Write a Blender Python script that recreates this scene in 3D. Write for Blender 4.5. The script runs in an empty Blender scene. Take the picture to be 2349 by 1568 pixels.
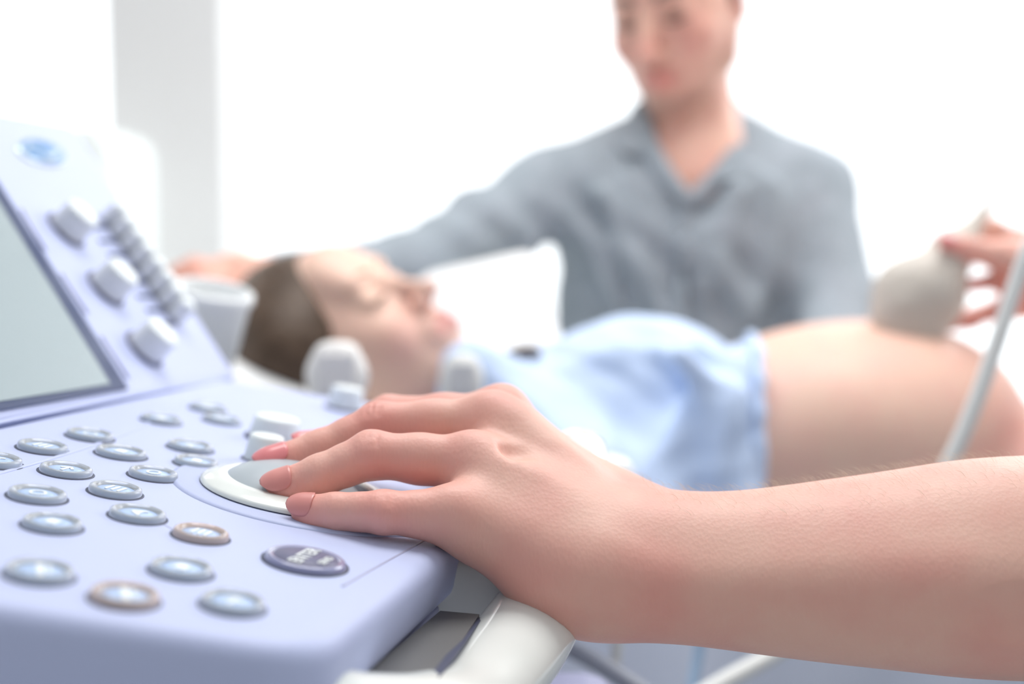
import bpy, bmesh, math, random
import numpy as np
from mathutils import Vector, Matrix

S = bpy.context.scene
COL = S.collection
random.seed(4)

# ------------------------------------------------------------------ camera, world, light, exposure
F_PX, W_PX, H_PX = 2740.0, 2349.0, 1568.0
PITCH = math.radians(4.5)
CAM = Vector((0.0, 0.0, 1.10))
AX_R = Vector((1, 0, 0))
AX_U = Vector((0, math.sin(PITCH), math.cos(PITCH)))
AX_F = Vector((0, math.cos(PITCH), -math.sin(PITCH)))

cam_data = bpy.data.cameras.new('camera')
cam = bpy.data.objects.new('camera', cam_data)
COL.objects.link(cam)
cam.location = CAM
cam.rotation_euler = (math.pi / 2 - PITCH, 0, 0)
cam_data.sensor_width = 36.0
cam_data.lens = F_PX / W_PX * 36.0
cam_data.clip_start = 0.02
cam_data.dof.use_dof = True
cam_data.dof.focus_distance = 0.465
cam_data.dof.aperture_fstop = 3.7
S.camera = cam

S.view_settings.view_transform = 'Standard'
S.view_settings.look = 'None'
S.view_settings.gamma = 1.0
S.view_settings.use_curve_mapping = False
S.view_settings.exposure = 0.0

w = bpy.data.worlds.new('daylight')
S.world = w
w.use_nodes = True
nt = w.node_tree
nt.nodes.clear()
wo = nt.nodes.new('ShaderNodeOutputWorld')
bg = nt.nodes.new('ShaderNodeBackground')
tc = nt.nodes.new('ShaderNodeTexCoord')
sp = nt.nodes.new('ShaderNodeSeparateXYZ')
mr = nt.nodes.new('ShaderNodeMapRange')
mr.inputs['From Min'].default_value = -0.6
mr.inputs['From Max'].default_value = 0.7
mr.inputs['To Min'].default_value = 0.42
mr.inputs['To Max'].default_value = 1.9
nt.links.new(tc.outputs['Generated'], sp.inputs[0])
nt.links.new(sp.outputs['Y'], mr.inputs['Value'])
nt.links.new(mr.outputs[0], bg.inputs['Strength'])
bg.inputs['Color'].default_value = (0.94, 0.98, 1.0, 1)
nt.links.new(bg.outputs[0], wo.inputs['Surface'])

def area(name, loc, target, size, power, color=(1, 1, 1)):
    l = bpy.data.lights.new(name, 'AREA')
    l.shape = 'RECTANGLE'; l.size = size[0]; l.size_y = size[1]
    l.energy = power; l.color = color
    o = bpy.data.objects.new(name, l); COL.objects.link(o)
    o.location = loc
    o.rotation_euler = (Vector(target) - Vector(loc)).to_track_quat('-Z', 'Y').to_euler()
    return o
area('window_daylight', (1.7, 2.5, 2.3), (0.2, 1.0, 1.0), (1.2, 1.0), 27, (0.98, 0.99, 1.0))
area('added_top_light', (0.15, 1.25, 2.75), (0.15, 1.15, 0), (1.4, 1.0), 34, (1.0, 0.98, 0.96))  # unseen area light, added to brighten hand and deck from above

# ------------------------------------------------------------------ placing helpers
def P(px, py, d):
    return CAM + AX_R * ((px - W_PX / 2) / F_PX * d) + AX_U * ((H_PX / 2 - py) / F_PX * d) + AX_F * d
def CV(x, y, z):            # direction: right, up, towards the viewer's side
    return (AX_R * x + AX_U * y - AX_F * z)

def tag(o, label=None, cat=None, group=None, kind=None):
    if label: o['label'] = label
    if cat: o['category'] = cat
    if group: o['group'] = group
    if kind: o['kind'] = kind
    return o
def parent(o, p):
    if p is not None:
        o.parent = p
        m = p.matrix_basis.copy()
        q = p.parent
        pp = p
        chain = Matrix.Identity(4)
        while pp is not None:
            chain = (pp.matrix_parent_inverse @ pp.matrix_basis) @ chain
            pp = pp.parent
        o.matrix_parent_inverse = chain.inverted()
    return o
def empty(name, loc, **k):
    o = bpy.data.objects.new(name, None); COL.objects.link(o)
    o.location = loc
    o.empty_display_size = 0.05
    return tag(o, **k)
def link_mesh(name, me, mat, par=None, mtx=None, smooth=True, recenter=True):
    if recenter and mtx is None and len(me.vertices):
        n = len(me.vertices)
        co = np.empty(n * 3); me.vertices.foreach_get('co', co)
        co = co.reshape(-1, 3); c = (co.min(0) + co.max(0)) / 2
        me.vertices.foreach_set('co', (co - c).ravel())
        mtx = Matrix.Translation(Vector(c))
    if smooth and len(me.polygons):
        me.polygons.foreach_set('use_smooth', [True] * len(me.polygons))
    me.update()
    o = bpy.data.objects.new(name, me); COL.objects.link(o)
    if mat is not None: me.materials.append(mat)
    if mtx is not None: o.matrix_basis = mtx
    parent(o, par)
    return o
def copy_tree(o, par, mtx_new, mtx_old):
    c = o.copy(); COL.objects.link(c)
    T = mtx_new @ mtx_old.inverted()
    c.parent = None; c.matrix_parent_inverse = Matrix.Identity(4)
    c.matrix_basis = T @ world_of(o)
    parent(c, par)
    for ch in o.children:
        copy_tree(ch, c, mtx_new, mtx_old)
    return c
def world_of(o):
    chain = Matrix.Identity(4)
    while o is not None:
        chain = (o.matrix_parent_inverse @ o.matrix_basis if o.parent else o.matrix_basis.copy()) @ chain
        o = o.parent
    return chain

# ------------------------------------------------------------------ materials
def principled(name, color, rough=0.5, **k):
    m = bpy.data.materials.new(name); m.use_nodes = True
    b = m.node_tree.nodes['Principled BSDF']
    b.inputs['Base Color'].default_value = (*color, 1)
    b.inputs['Roughness'].default_value = rough
    for kk, v in k.items():
        key = kk.replace('_', ' ')
        if key in b.inputs:
            b.inputs[key].default_value = v
    return m
def noise_mix(m, c2, scale, amt=0.5, lo=0.4, hi=0.65, detail=4, coord='Object'):
    nt = m.node_tree; b = nt.nodes['Principled BSDF']
    c1 = tuple(b.inputs['Base Color'].default_value)
    tc = nt.nodes.new('ShaderNodeTexCoord'); nz = nt.nodes.new('ShaderNodeTexNoise')
    nz.inputs['Scale'].default_value = scale; nz.inputs['Detail'].default_value = detail
    r = nt.nodes.new('ShaderNodeMapRange'); r.inputs['From Min'].default_value = lo; r.inputs['From Max'].default_value = hi
    r.inputs['To Max'].default_value = amt
    mx = nt.nodes.new('ShaderNodeMix'); mx.data_type = 'RGBA'
    mx.inputs['A'].default_value = c1; mx.inputs['B'].default_value = (*c2, 1)
    nt.links.new(tc.outputs[coord], nz.inputs['Vector']); nt.links.new(nz.outputs['Fac'], r.inputs['Value'])
    nt.links.new(r.outputs[0], mx.inputs['Factor']); nt.links.new(mx.outputs['Result'], b.inputs['Base Color'])
    return mx
def noise_bump(m, scale, strength=0.2, dist=0.001, detail=4, vec_scale=None):
    nt = m.node_tree; b = nt.nodes['Principled BSDF']
    tc = nt.nodes.new('ShaderNodeTexCoord'); nz = nt.nodes.new('ShaderNodeTexNoise')
    nz.inputs['Scale'].default_value = scale; nz.inputs['Detail'].default_value = detail
    bp = nt.nodes.new('ShaderNodeBump'); bp.inputs['Strength'].default_value = strength; bp.inputs['Distance'].default_value = dist
    if vec_scale:
        mp = nt.nodes.new('ShaderNodeMapping'); mp.inputs['Scale'].default_value = vec_scale
        nt.links.new(tc.outputs['Object'], mp.inputs[0]); nt.links.new(mp.outputs[0], nz.inputs['Vector'])
    else:
        nt.links.new(tc.outputs['Object'], nz.inputs['Vector'])
    nt.links.new(nz.outputs['Fac'], bp.inputs['Height']); nt.links.new(bp.outputs[0], b.inputs['Normal'])
    return m

def skin_mat(name, base, blotch, tintc, darkc, sss=0.15):
    m = principled(name, base, 0.48, Subsurface_Weight=sss, Subsurface_Scale=0.008, Specular_IOR_Level=0.4)
    m.node_tree.nodes['Principled BSDF'].inputs['Subsurface Radius'].default_value = (1.0, 0.35, 0.2)
    mx = noise_mix(m, blotch, 28, 0.8, 0.4, 0.7, 5)
    nt = m.node_tree; b = nt.nodes['Principled BSDF']
    a1 = nt.nodes.new('ShaderNodeAttribute'); a1.attribute_name = 'tint'
    a2 = nt.nodes.new('ShaderNodeAttribute'); a2.attribute_name = 'dark'
    m1 = nt.nodes.new('ShaderNodeMix'); m1.data_type = 'RGBA'; m1.inputs['B'].default_value = (*tintc, 1)
    m2 = nt.nodes.new('ShaderNodeMix'); m2.data_type = 'RGBA'; m2.inputs['B'].default_value = (*darkc, 1)
    nt.links.new(mx.outputs['Result'], m1.inputs['A']); nt.links.new(a1.outputs['Fac'], m1.inputs['Factor'])
    nt.links.new(m1.outputs['Result'], m2.inputs['A']); nt.links.new(a2.outputs['Fac'], m2.inputs['Factor'])
    nt.links.new(m2.outputs['Result'], b.inputs['Base Color'])
    # fine skin creases
    tc = nt.nodes.new('ShaderNodeTexCoord')
    v = nt.nodes.new('ShaderNodeTexVoronoi'); v.inputs['Scale'].default_value = 700
    mp = nt.nodes.new('ShaderNodeMapping'); mp.inputs['Scale'].default_value = (1.0, 1, 0.45)
    n2 = nt.nodes.new('ShaderNodeTexNoise'); n2.inputs['Scale'].default_value = 160; n2.inputs['Detail'].default_value = 6
    ad = nt.nodes.new('ShaderNodeMath'); ad.operation = 'ADD'
    bp = nt.nodes.new('ShaderNodeBump'); bp.inputs['Strength'].default_value = 0.22; bp.inputs['Distance'].default_value = 0.0004
    nt.links.new(tc.outputs['Object'], mp.inputs[0]); nt.links.new(mp.outputs[0], v.inputs['Vector'])
    nt.links.new(tc.outputs['Object'], n2.inputs['Vector'])
    nt.links.new(v.outputs['Distance'], ad.inputs[0]); nt.links.new(n2.outputs['Fac'], ad.inputs[1])
    nt.links.new(ad.outputs[0], bp.inputs['Height']); nt.links.new(bp.outputs[0], b.inputs['Normal'])
    return m

M = {}
M['skin'] = skin_mat('skin_operator', (0.79, 0.475, 0.385), (0.76, 0.37, 0.31), (0.80, 0.26, 0.23), (0.25, 0.12, 0.07))
M['skin_w'] = skin_mat('skin_patient', (0.84, 0.57, 0.45), (0.83, 0.51, 0.42), (0.72, 0.24, 0.24), (0.25, 0.12, 0.07), 0.1)
M['skin_m'] = skin_mat('skin_man', (0.83, 0.50, 0.39), (0.80, 0.42, 0.34), (0.66, 0.22, 0.19), (0.13, 0.07, 0.045), 0.1)
M['nail'] = principled('nail_polish', (0.78, 0.24, 0.25), 0.3, Coat_Weight=0.3)
M['nail2'] = principled('nail_polish_pale', (0.70, 0.27, 0.24), 0.35, Coat_Weight=0.2)
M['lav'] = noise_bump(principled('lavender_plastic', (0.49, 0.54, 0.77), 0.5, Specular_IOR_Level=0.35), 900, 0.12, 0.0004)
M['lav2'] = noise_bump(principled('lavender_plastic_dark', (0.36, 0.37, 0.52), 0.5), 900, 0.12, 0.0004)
M['grey_plastic'] = principled('grey_plastic', (0.42, 0.43, 0.44), 0.45)
M['grey_dark'] = principled('grey_recess', (0.13, 0.13, 0.13), 0.5)
M['dark'] = principled('dark_gap', (0.06, 0.07, 0.12), 0.5)
M['frame'] = principled('screen_frame_navy', (0.03, 0.05, 0.13), 0.3)
M['white'] = principled('white_plastic', (0.88, 0.90, 0.90), 0.3)
M['gloss'] = principled('white_gloss_handle', (0.80, 0.83, 0.80), 0.16, Coat_Weight=0.5)
M['knob'] = principled('white_knob', (0.78, 0.83, 0.84), 0.35)
M['knob_grey'] = principled('grey_knob_side', (0.76, 0.78, 0.79), 0.45)
M['knob_dark'] = principled('dark_collar', (0.12, 0.13, 0.22), 0.5)
M['ball'] = principled('trackball_grey', (0.44, 0.49, 0.53), 0.35)
M['clear'] = principled('clear_rim', (0.93, 0.96, 0.95), 0.06, Transmission_Weight=0.66, IOR=1.35)
M['clear_or'] = principled('clear_rim_orange', (0.99, 0.80, 0.69), 0.06, Transmission_Weight=0.6, IOR=1.35)
M['lens'] = noise_mix and principled('button_lens', (0.40, 0.54, 0.80), 0.3, Coat_Weight=0.15)
M['glyph'] = principled('button_glyph', (0.88, 0.92, 0.93), 0.4)
M['enter'] = principled('enter_cap', (0.15, 0.15, 0.24), 0.42, Specular_IOR_Level=0.3)
M['enter_rim'] = principled('enter_rim', (0.26, 0.27, 0.44), 0.15, Coat_Weight=0.7)
M['badge'] = principled('badge_blue', (0.10, 0.27, 0.55), 0.3)
M['badge_rim'] = principled('badge_rim', (0.70, 0.80, 0.86), 0.2, Metallic=0.4)
M['screen'] = principled('screen_glass', (0.33, 0.40, 0.42), 0.22, Coat_Weight=0.3)
M['shirt'] = noise_bump(principled('grey_shirt', (0.30, 0.345, 0.385), 0.9), 400, 0.2, 0.001)
noise_mix(M['shirt'], (0.37, 0.41, 0.46), 30, 0.6)
M['gown'] = noise_bump(principled('pale_blue_gown', (0.58, 0.705, 0.93), 0.85), 60, 0.3, 0.004)
M['sheet'] = principled('pale_blue_sheet', (0.70, 0.75, 0.87), 0.85)
M['mattress'] = principled('white_mattress', (0.78, 0.78, 0.76), 0.6)
M['pillow'] = principled('white_pillow', (0.95, 0.96, 0.96), 0.85)
M['bedpad'] = principled('cream_headrest', (0.85, 0.80, 0.66), 0.6)
M['hair'] = noise_mix and principled('dark_brown_hair', (0.070, 0.038, 0.020), 0.45)
noise_mix(M['hair'], (0.13, 0.08, 0.05), 40, 0.8)
noise_bump(M['hair'], 120, 0.6, 0.003, 3, (1, 6, 1))
M['brow'] = principled('light_brown_brow', (0.40, 0.25, 0.16), 0.7)
M['hair_m'] = noise_bump(principled('short_dark_hair', (0.045, 0.035, 0.03), 0.6), 300, 0.6, 0.003)
M['probe'] = principled('probe_beige', (0.58, 0.53, 0.47), 0.4)
M['probe_l'] = principled('probe_light_grey', (0.84, 0.82, 0.79), 0.4)
M['probe_g'] = principled('probe_grey', (0.70, 0.70, 0.68), 0.4)
M['probe_tip'] = principled('probe_face_rubber', (0.22, 0.22, 0.19), 0.5)
M['cable'] = principled('cable_light_grey', (0.74, 0.75, 0.73), 0.45)
M['cable_d'] = principled('cable_dark', (0.25, 0.27, 0.32), 0.5)
M['wall'] = noise_mix and principled('wall_warm_grey', (0.84, 0.83, 0.825), 0.9)
M['wallw'] = principled('wall_white', (0.86, 0.9, 0.88), 0.9)
M['floor'] = noise_mix and principled('floor_vinyl', (0.55, 0.57, 0.6), 0.5)
M['ceil'] = principled('ceiling_white', (0.85, 0.85, 0.85), 0.9)
M['tunic'] = principled('white_tunic', (0.8, 0.85, 0.88), 0.85)
M['trouser'] = principled('dark_trousers', (0.08, 0.09, 0.14), 0.9)
M['metal'] = principled('brushed_metal', (0.55, 0.56, 0.58), 0.35, Metallic=0.8)
M['armhair'] = principled('fine_blond_hair', (0.92, 0.80, 0.64), 0.5)
M['glass'] = principled('window_glass', (1, 1, 1), 0.0, Transmission_Weight=1.0, IOR=1.0, Specular_IOR_Level=0.1)

# ------------------------------------------------------------------ signed-distance sculpting
def np3(v): return np.array(v[:], dtype=np.float32)
class Sculpt:
    def __init__(s): s.ops = []
    def C(s, a, b, ra, rb, k=0.006, sub=False): s.ops.append(('C', np3(a), np3(b), ra, rb, k, sub)); return s
    def E(s, c, r, k=0.008, axes=None, sub=False):
        A = np.eye(3, dtype=np.float32) if axes is None else np.array([np3(x) for x in axes], dtype=np.float32)
        s.ops.append(('E', np3(c), np.array(r, dtype=np.float32), A, k, sub)); return s
    def B(s, c, h, rd, k=0.0, axes=None, sub=False):
        A = np.eye(3, dtype=np.float32) if axes is None else np.array([np3(x) for x in axes], dtype=np.float32)
        s.ops.append(('B', np3(c), np.array(h, dtype=np.float32), rd, A, k, sub)); return s
    def chain(s, pts, rs, k=0.006, sub=False):
        for i in range(len(pts) - 1): s.C(pts[i], pts[i + 1], rs[i], rs[i + 1], k, sub)
        return s
    def schain(s, pts, rs, k=0.006, n=5):
        P2 = catmull(pts, n); m = len(pts)
        R2 = [x.x for x in catmull([Vector((a, 0, 0)) for a in rs], n)]
        return s.chain(P2, R2, k)
    def cut(s, p, n, k=0.001): s.ops.append(('H', np3(p), np3(Vector(n).normalized()), k)); return s
    def F(s, f): s.ops.append(('F', f)); return s
    def bounds(s):
        lo = np.full(3, 1e9); hi = -lo
        for o in s.ops:
            if o[0] in 'CEB' and o[-1]: continue
            if o[0] == 'C':
                r = max(o[3], o[4]); l = np.minimum(o[1], o[2]) - r; h = np.maximum(o[1], o[2]) + r
            elif o[0] == 'E':
                e = np.sqrt(((o[3] * o[2][:, None]) ** 2).sum(0)); l = o[1] - e; h = o[1] + e
            elif o[0] == 'B':
                e = (np.abs(o[4]) * (o[2] + 0)[:, None]).sum(0); l = o[1] - e; h = o[1] + e
            else: continue
            lo = np.minimum(lo, l); hi = np.maximum(hi, h)
        return lo, hi
    def mesh(s, name, vox, clip=None, tints=(), darks=(), smooth_it=1):
        lo, hi = s.bounds()
        if clip is not None:
            lo = np.maximum(lo, clip[0]); hi = np.minimum(hi, clip[1])
        lo = lo - 3 * vox; hi = hi + 3 * vox
        n = np.ceil((hi - lo) / vox).astype(int) + 1
        ax = [(lo[i] + vox * np.arange(n[i])).astype(np.float32) for i in range(3)]
        BIG = 0.03 + 4 * vox
        D = np.full(n, BIG, dtype=np.float32)
        for o in s.ops:
            if o[0] == 'F':
                D += o[1](ax[0][:, None, None], ax[1][None, :, None], ax[2][None, None, :], D).astype(np.float32)
                continue
            if o[0] == 'H':
                p, nn, k = o[1:]
                d = (ax[0][:, None, None] - p[0]) * nn[0] + (ax[1][None, :, None] - p[1]) * nn[1] + (ax[2][None, None, :] - p[2]) * nn[2]
                h = np.maximum(k - np.abs(D - d), 0) / k
                D = np.maximum(D, d) + h * h * k * 0.25
                continue
            k = max(o[-2], 1e-5); sub = o[-1]
            if o[0] == 'C':
                r = max(o[3], o[4]); l = np.minimum(o[1], o[2]) - r; h = np.maximum(o[1], o[2]) + r
            elif o[0] == 'E':
                e = np.sqrt(((o[3] * o[2][:, None]) ** 2).sum(0)); l = o[1] - e; h = o[1] + e
            else:
                e = (np.abs(o[4]) * o[2][:, None]).sum(0); l = o[1] - e; h = o[1] + e
            mg = BIG + k
            i0 = np.maximum(np.floor((l - mg - lo) / vox).astype(int), 0); i1 = np.minimum(np.ceil((h + mg - lo) / vox).astype(int) + 1, n)
            if (i1 <= i0).any(): continue
            sl = tuple(slice(a, b) for a, b in zip(i0, i1))
            X = ax[0][sl[0]][:, None, None]; Y = ax[1][sl[1]][None, :, None]; Z = ax[2][sl[2]][None, None, :]
            if o[0] == 'C':
                a, b, ra, rb = o[1:5]
                ba = b - a; L2 = max(float((ba * ba).sum()), 1e-12)
                px, py, pz = X - a[0], Y - a[1], Z - a[2]
                t = np.clip((px * ba[0] + py * ba[1] + pz * ba[2]) / L2, 0, 1)
                d = np.sqrt((px - t * ba[0]) ** 2 + (py - t * ba[1]) ** 2 + (pz - t * ba[2]) ** 2) - (ra + (rb - ra) * t)
            else:
                c = o[1]; A = o[3] if o[0] == 'E' else o[4]
                px, py, pz = X - c[0], Y - c[1], Z - c[2]
                q = [px * A[i][0] + py * A[i][1] + pz * A[i][2] for i in range(3)]
                if o[0] == 'E':
                    r = o[2]
                    k0 = np.sqrt((q[0] / r[0]) ** 2 + (q[1] / r[1]) ** 2 + (q[2] / r[2]) ** 2)
                    k1 = np.sqrt((q[0] / r[0] ** 2) ** 2 + (q[1] / r[1] ** 2) ** 2 + (q[2] / r[2] ** 2) ** 2)
                    d = k0 * (k0 - 1) / np.maximum(k1, 1e-6)
                else:
                    hh = o[2] - o[3]
                    g = [np.abs(q[i]) - hh[i] for i in range(3)]
                    d = np.sqrt(np.maximum(g[0], 0) ** 2 + np.maximum(g[1], 0) ** 2 + np.maximum(g[2], 0) ** 2) + np.minimum(np.maximum(np.maximum(g[0], g[1]), g[2]), 0) - o[3]
            Ds = D[sl]
            if sub:
                d = -d
                h = np.maximum(k - np.abs(Ds - d), 0) / k
                D[sl] = np.maximum(Ds, d) + h * h * k * 0.25
            else:
                h = np.maximum(k - np.abs(Ds - d), 0) / k
                D[sl] = np.minimum(Ds, d) - h * h * k * 0.25
        # close at the grid border
        D[0] = D[-1] = BIG; D[:, 0] = D[:, -1] = BIG; D[:, :, 0] = D[:, :, -1] = BIG
        ins = D < 0
        c = np.zeros(tuple(n - 1), dtype=np.uint8)
        for i in (0, 1):
            for j in (0, 1):
                for k in (0, 1):
                    c += ins[i:n[0] - 1 + i, j:n[1] - 1 + j, k:n[2] - 1 + k]
        act = (c > 0) & (c < 8)
        cells = np.argwhere(act)
        idx = np.full(act.shape, -1, dtype=np.int64); idx[act] = np.arange(len(cells))
        acc = np.zeros((len(cells), 3)); cnt = np.zeros(len(cells))
        corners = [(i, j, k) for i in (0, 1) for j in (0, 1) for k in (0, 1)]
        for a in corners:
            for dd in range(3):
                if a[dd]: continue
                b = list(a); b[dd] = 1
                va = D[cells[:, 0] + a[0], cells[:, 1] + a[1], cells[:, 2] + a[2]]
                vb = D[cells[:, 0] + b[0], cells[:, 1] + b[1], cells[:, 2] + b[2]]
                m = (va < 0) != (vb < 0)
                t = np.where(m, va / np.where(va == vb, 1, va - vb), 0)
                for q in range(3):
                    acc[:, q] += np.where(m, a[q] + (t if q == dd else 0), 0)
                cnt += m
        V = lo + (cells + acc / cnt[:, None]) * vox
        quads = []
        for dd in range(3):
            s0 = [slice(None)] * 3; s1 = [slice(None)] * 3
            s0[dd] = slice(0, -1); s1[dd] = slice(1, None)
            A_, B_ = ins[tuple(s0)], ins[tuple(s1)]
            e = np.argwhere(A_ != B_)
            pos = A_[e[:, 0], e[:, 1], e[:, 2]]
            u, v = [(1, 2), (2, 0), (0, 1)][dd]
            ou = np.zeros(3, int); ou[u] = 1; ov = np.zeros(3, int); ov[v] = 1
            f = [e - ou - ov, e - ov, e, e - ou]
            q = np.stack([idx[g[:, 0], g[:, 1], g[:, 2]] for g in f], 1)
            q[~pos] = q[~pos][:, ::-1]
            quads.append(q)
        Q = np.concatenate(quads)
        for _ in range(smooth_it):      # light relaxation
            s_ = np.zeros_like(V); k_ = np.zeros(len(V))
            for a, b in ((0, 1), (1, 2), (2, 3), (3, 0)):
                for x, y in ((a, b), (b, a)):
                    for q3 in range(3): s_[:, q3] += np.bincount(Q[:, x], V[Q[:, y], q3], len(V))
                    k_ += np.bincount(Q[:, x], minlength=len(V))
            V = 0.5 * V + 0.5 * s_ / np.maximum(k_, 1)[:, None]
        me = bpy.data.meshes.new(name)
        me.vertices.add(len(V)); me.vertices.foreach_set('co', V.astype(np.float32).ravel())
        me.loops.add(Q.size); me.loops.foreach_set('vertex_index', Q.astype(np.int32).ravel())
        me.polygons.add(len(Q)); me.polygons.foreach_set('loop_start', np.arange(0, Q.size, 4, dtype=np.int32))
        me.polygons.foreach_set('loop_total', np.full(len(Q), 4, dtype=np.int32))
        me.update(calc_edges=True); me.validate()
        for nm, L in (('tint', tints), ('dark', darks)):
            if not L: continue
            val = np.zeros(len(V))
            for (p, r, wt) in L:
                rr = np.array(r[:] if hasattr(r, '__len__') else (r, r, r))
                val = np.maximum(val, wt * np.exp(-(((V - np.array(p[:])) / rr) ** 2).sum(1)))
            at = me.attributes.new(nm, 'FLOAT', 'POINT'); at.data.foreach_set('value', val.astype(np.float32))
        s.D_info = (V, Q)
        return me

def catmull(pts, n=10):
    pts = [Vector(p) for p in pts]; out = []
    P_ = [pts[0] * 2 - pts[1]] + pts + [pts[-1] * 2 - pts[-2]]
    for i in range(1, len(P_) - 2):
        for j in range(n):
            t = j / n
            a, b, c, d = P_[i - 1], P_[i], P_[i + 1], P_[i + 2]
            out.append(0.5 * ((2 * b) + (c - a) * t + (2 * a - 5 * b + 4 * c - d) * t * t + (3 * b - a - 3 * c + d) * t ** 3))
    out.append(pts[-1]); return out
def tube_mesh(name, pts, r, seg=14, flat=1.0, up=None, caps=True):
    """swept tube; r a number or list; cross-section r along the side axis, r*flat along up"""
    bm = bmesh.new(); rings = []
    n = len(pts)
    u0 = Vector(up) if up is not None else Vector((0.13, 0.2, 1))
    for i, p in enumerate(pts):
        t = (pts[min(i + 1, n - 1)] - pts[max(i - 1, 0)]).normalized()
        side = t.cross(u0).normalized(); uu = side.cross(t).normalized()
        rr = r[i] if hasattr(r, '__len__') else r
        ring = []
        for s_ in range(seg):
            a = 2 * math.pi * s_ / seg
            ring.append(bm.verts.new(p + side * math.cos(a) * rr + uu * math.sin(a) * rr * flat))
        rings.append(ring)
        if up is None: u0 = uu
    for i in range(n - 1):
        for s_ in range(seg):
            bm.faces.new((rings[i][s_], rings[i][(s_ + 1) % seg], rings[i + 1][(s_ + 1) % seg], rings[i + 1][s_]))
    if caps:
        bm.faces.new(rings[0][::-1]); bm.faces.new(rings[-1])
    bmesh.ops.recalc_face_normals(bm, faces=bm.faces)
    me = bpy.data.meshes.new(name); bm.to_mesh(me); bm.free(); return me
def lathe_mesh(name, prof, seg=48, sx=1.0, sy=1.0):
    bm = bmesh.new(); rings = []
    for r, z in prof:
        if r < 1e-7: rings.append([bm.verts.new((0, 0, z))])
        else: rings.append([bm.verts.new((r * sx * math.cos(2 * math.pi * i / seg), r * sy * math.sin(2 * math.pi * i / seg), z)) for i in range(seg)])
    for a, b in zip(rings[:-1], rings[1:]):
        for i in range(seg):
            j = (i + 1) % seg
            if len(a) == 1 and len(b) == 1: continue
            if len(a) == 1: bm.faces.new((a[0], b[j], b[i]))
            elif len(b) == 1: bm.faces.new((a[i], a[j], b[0]))
            else: bm.faces.new((a[i], a[j], b[j], b[i]))
    bmesh.ops.recalc_face_normals(bm, faces=bm.faces)
    me = bpy.data.meshes.new(name); bm.to_mesh(me); bm.free(); return me
def bevel(o, w_, seg=3, ang=35):
    b = o.modifiers.new('bevel', 'BEVEL'); b.width = w_; b.segments = seg; b.limit_method = 'ANGLE'; b.angle_limit = math.radians(ang)
    b.harden_normals = False
    return o
def prism_mesh(name, poly, n, depth):
    """poly: world points of the top face; extruded along -n by depth"""
    bm = bmesh.new()
    top = [bm.verts.new(p) for p in poly]; bot = [bm.verts.new(Vector(p) - n * depth) for p in poly]
    bm.faces.new(top); bm.faces.new(bot[::-1])
    for i in range(len(poly)):
        j = (i + 1) % len(poly); bm.faces.new((top[i], bot[i], bot[j], top[j]))
    bmesh.ops.recalc_face_normals(bm, faces=bm.faces)
    me = bpy.data.meshes.new(name); bm.to_mesh(me); bm.free(); return me
def box_mesh(name, lo, hi):
    lo = Vector(lo); hi = Vector(hi)
    return prism_mesh(name, [Vector((lo.x, lo.y, hi.z)), Vector((hi.x, lo.y, hi.z)), Vector((hi.x, hi.y, hi.z)), Vector((lo.x, hi.y, hi.z))], Vector((0, 0, 1)), hi.z - lo.z)
def round_poly(pts, rad, seg=6):
    out = []
    n = len(pts)
    for i in range(n):
        p = Vector(pts[i]); a = Vector(pts[i - 1]); b = Vector(pts[(i + 1) % n])
        r = rad[i] if hasattr(rad, '__len__') else rad
        if r <= 0: out.append(p); continue
        da = (a - p).normalized(); db = (b - p).normalized()
        p0 = p + da * r; p1 = p + db * r
        for s_ in range(seg + 1):
            t = s_ / seg; out.append(p0 * (1 - t) ** 2 + p * 2 * t * (1 - t) + p1 * t * t)
    return out

# ------------------------------------------------------------------ the room
def struct(name, me, mat):
    o = link_mesh(name, me, mat, smooth=False); o['kind'] = 'structure'; return o
struct('floor', box_mesh('floor', (-4, -1.5, -0.1), (5, 3.3, 0)), M['floor'])
YW = 3.0
def wx(px, y=YW): return (px - W_PX / 2) / F_PX * (y / math.cos(PITCH) * 1.0)
pier0, pier1 = wx(262), wx(520)
struct('wall_back', box_mesh('wall_back', (pier0, YW, 0), (pier1, YW + 0.25, 2.9)), M['wall'])
struct('wall_back', box_mesh('wall_back_sill', (-4, YW + 0.01, 0), (pier0 - 0.005, YW + 0.24, 0.5)), M['wallw'])
struct('wall_back', box_mesh('wall_back_sill', (pier1 + 0.005, YW + 0.01, 0), (5, YW + 0.24, 0.5)), M['wallw'])
struct('ceiling', box_mesh('ceiling', (-4, -1.5, 2.9), (5, 3.3, 3.0)), M['ceil'])
for a_, b_ in ((-4, pier0 - .005), (pier1 + .005, 5)): struct('wall_back', box_mesh('wall_back_header', (a_, YW + 0.01, 2.2), (b_, YW + 0.24, 2.9)), M['wall'])
def window(nm, x0, x1):
    z0, z1 = 0.5, 2.2
    o = struct(nm, box_mesh('pane', (x0, YW + 0.11, z0), (x1, YW + 0.116, z1)), M['glass'])
    return o
window('window_1', -4, pier0 - 0.005)
window('window_2', pier1 + 0.005, 5)

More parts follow.
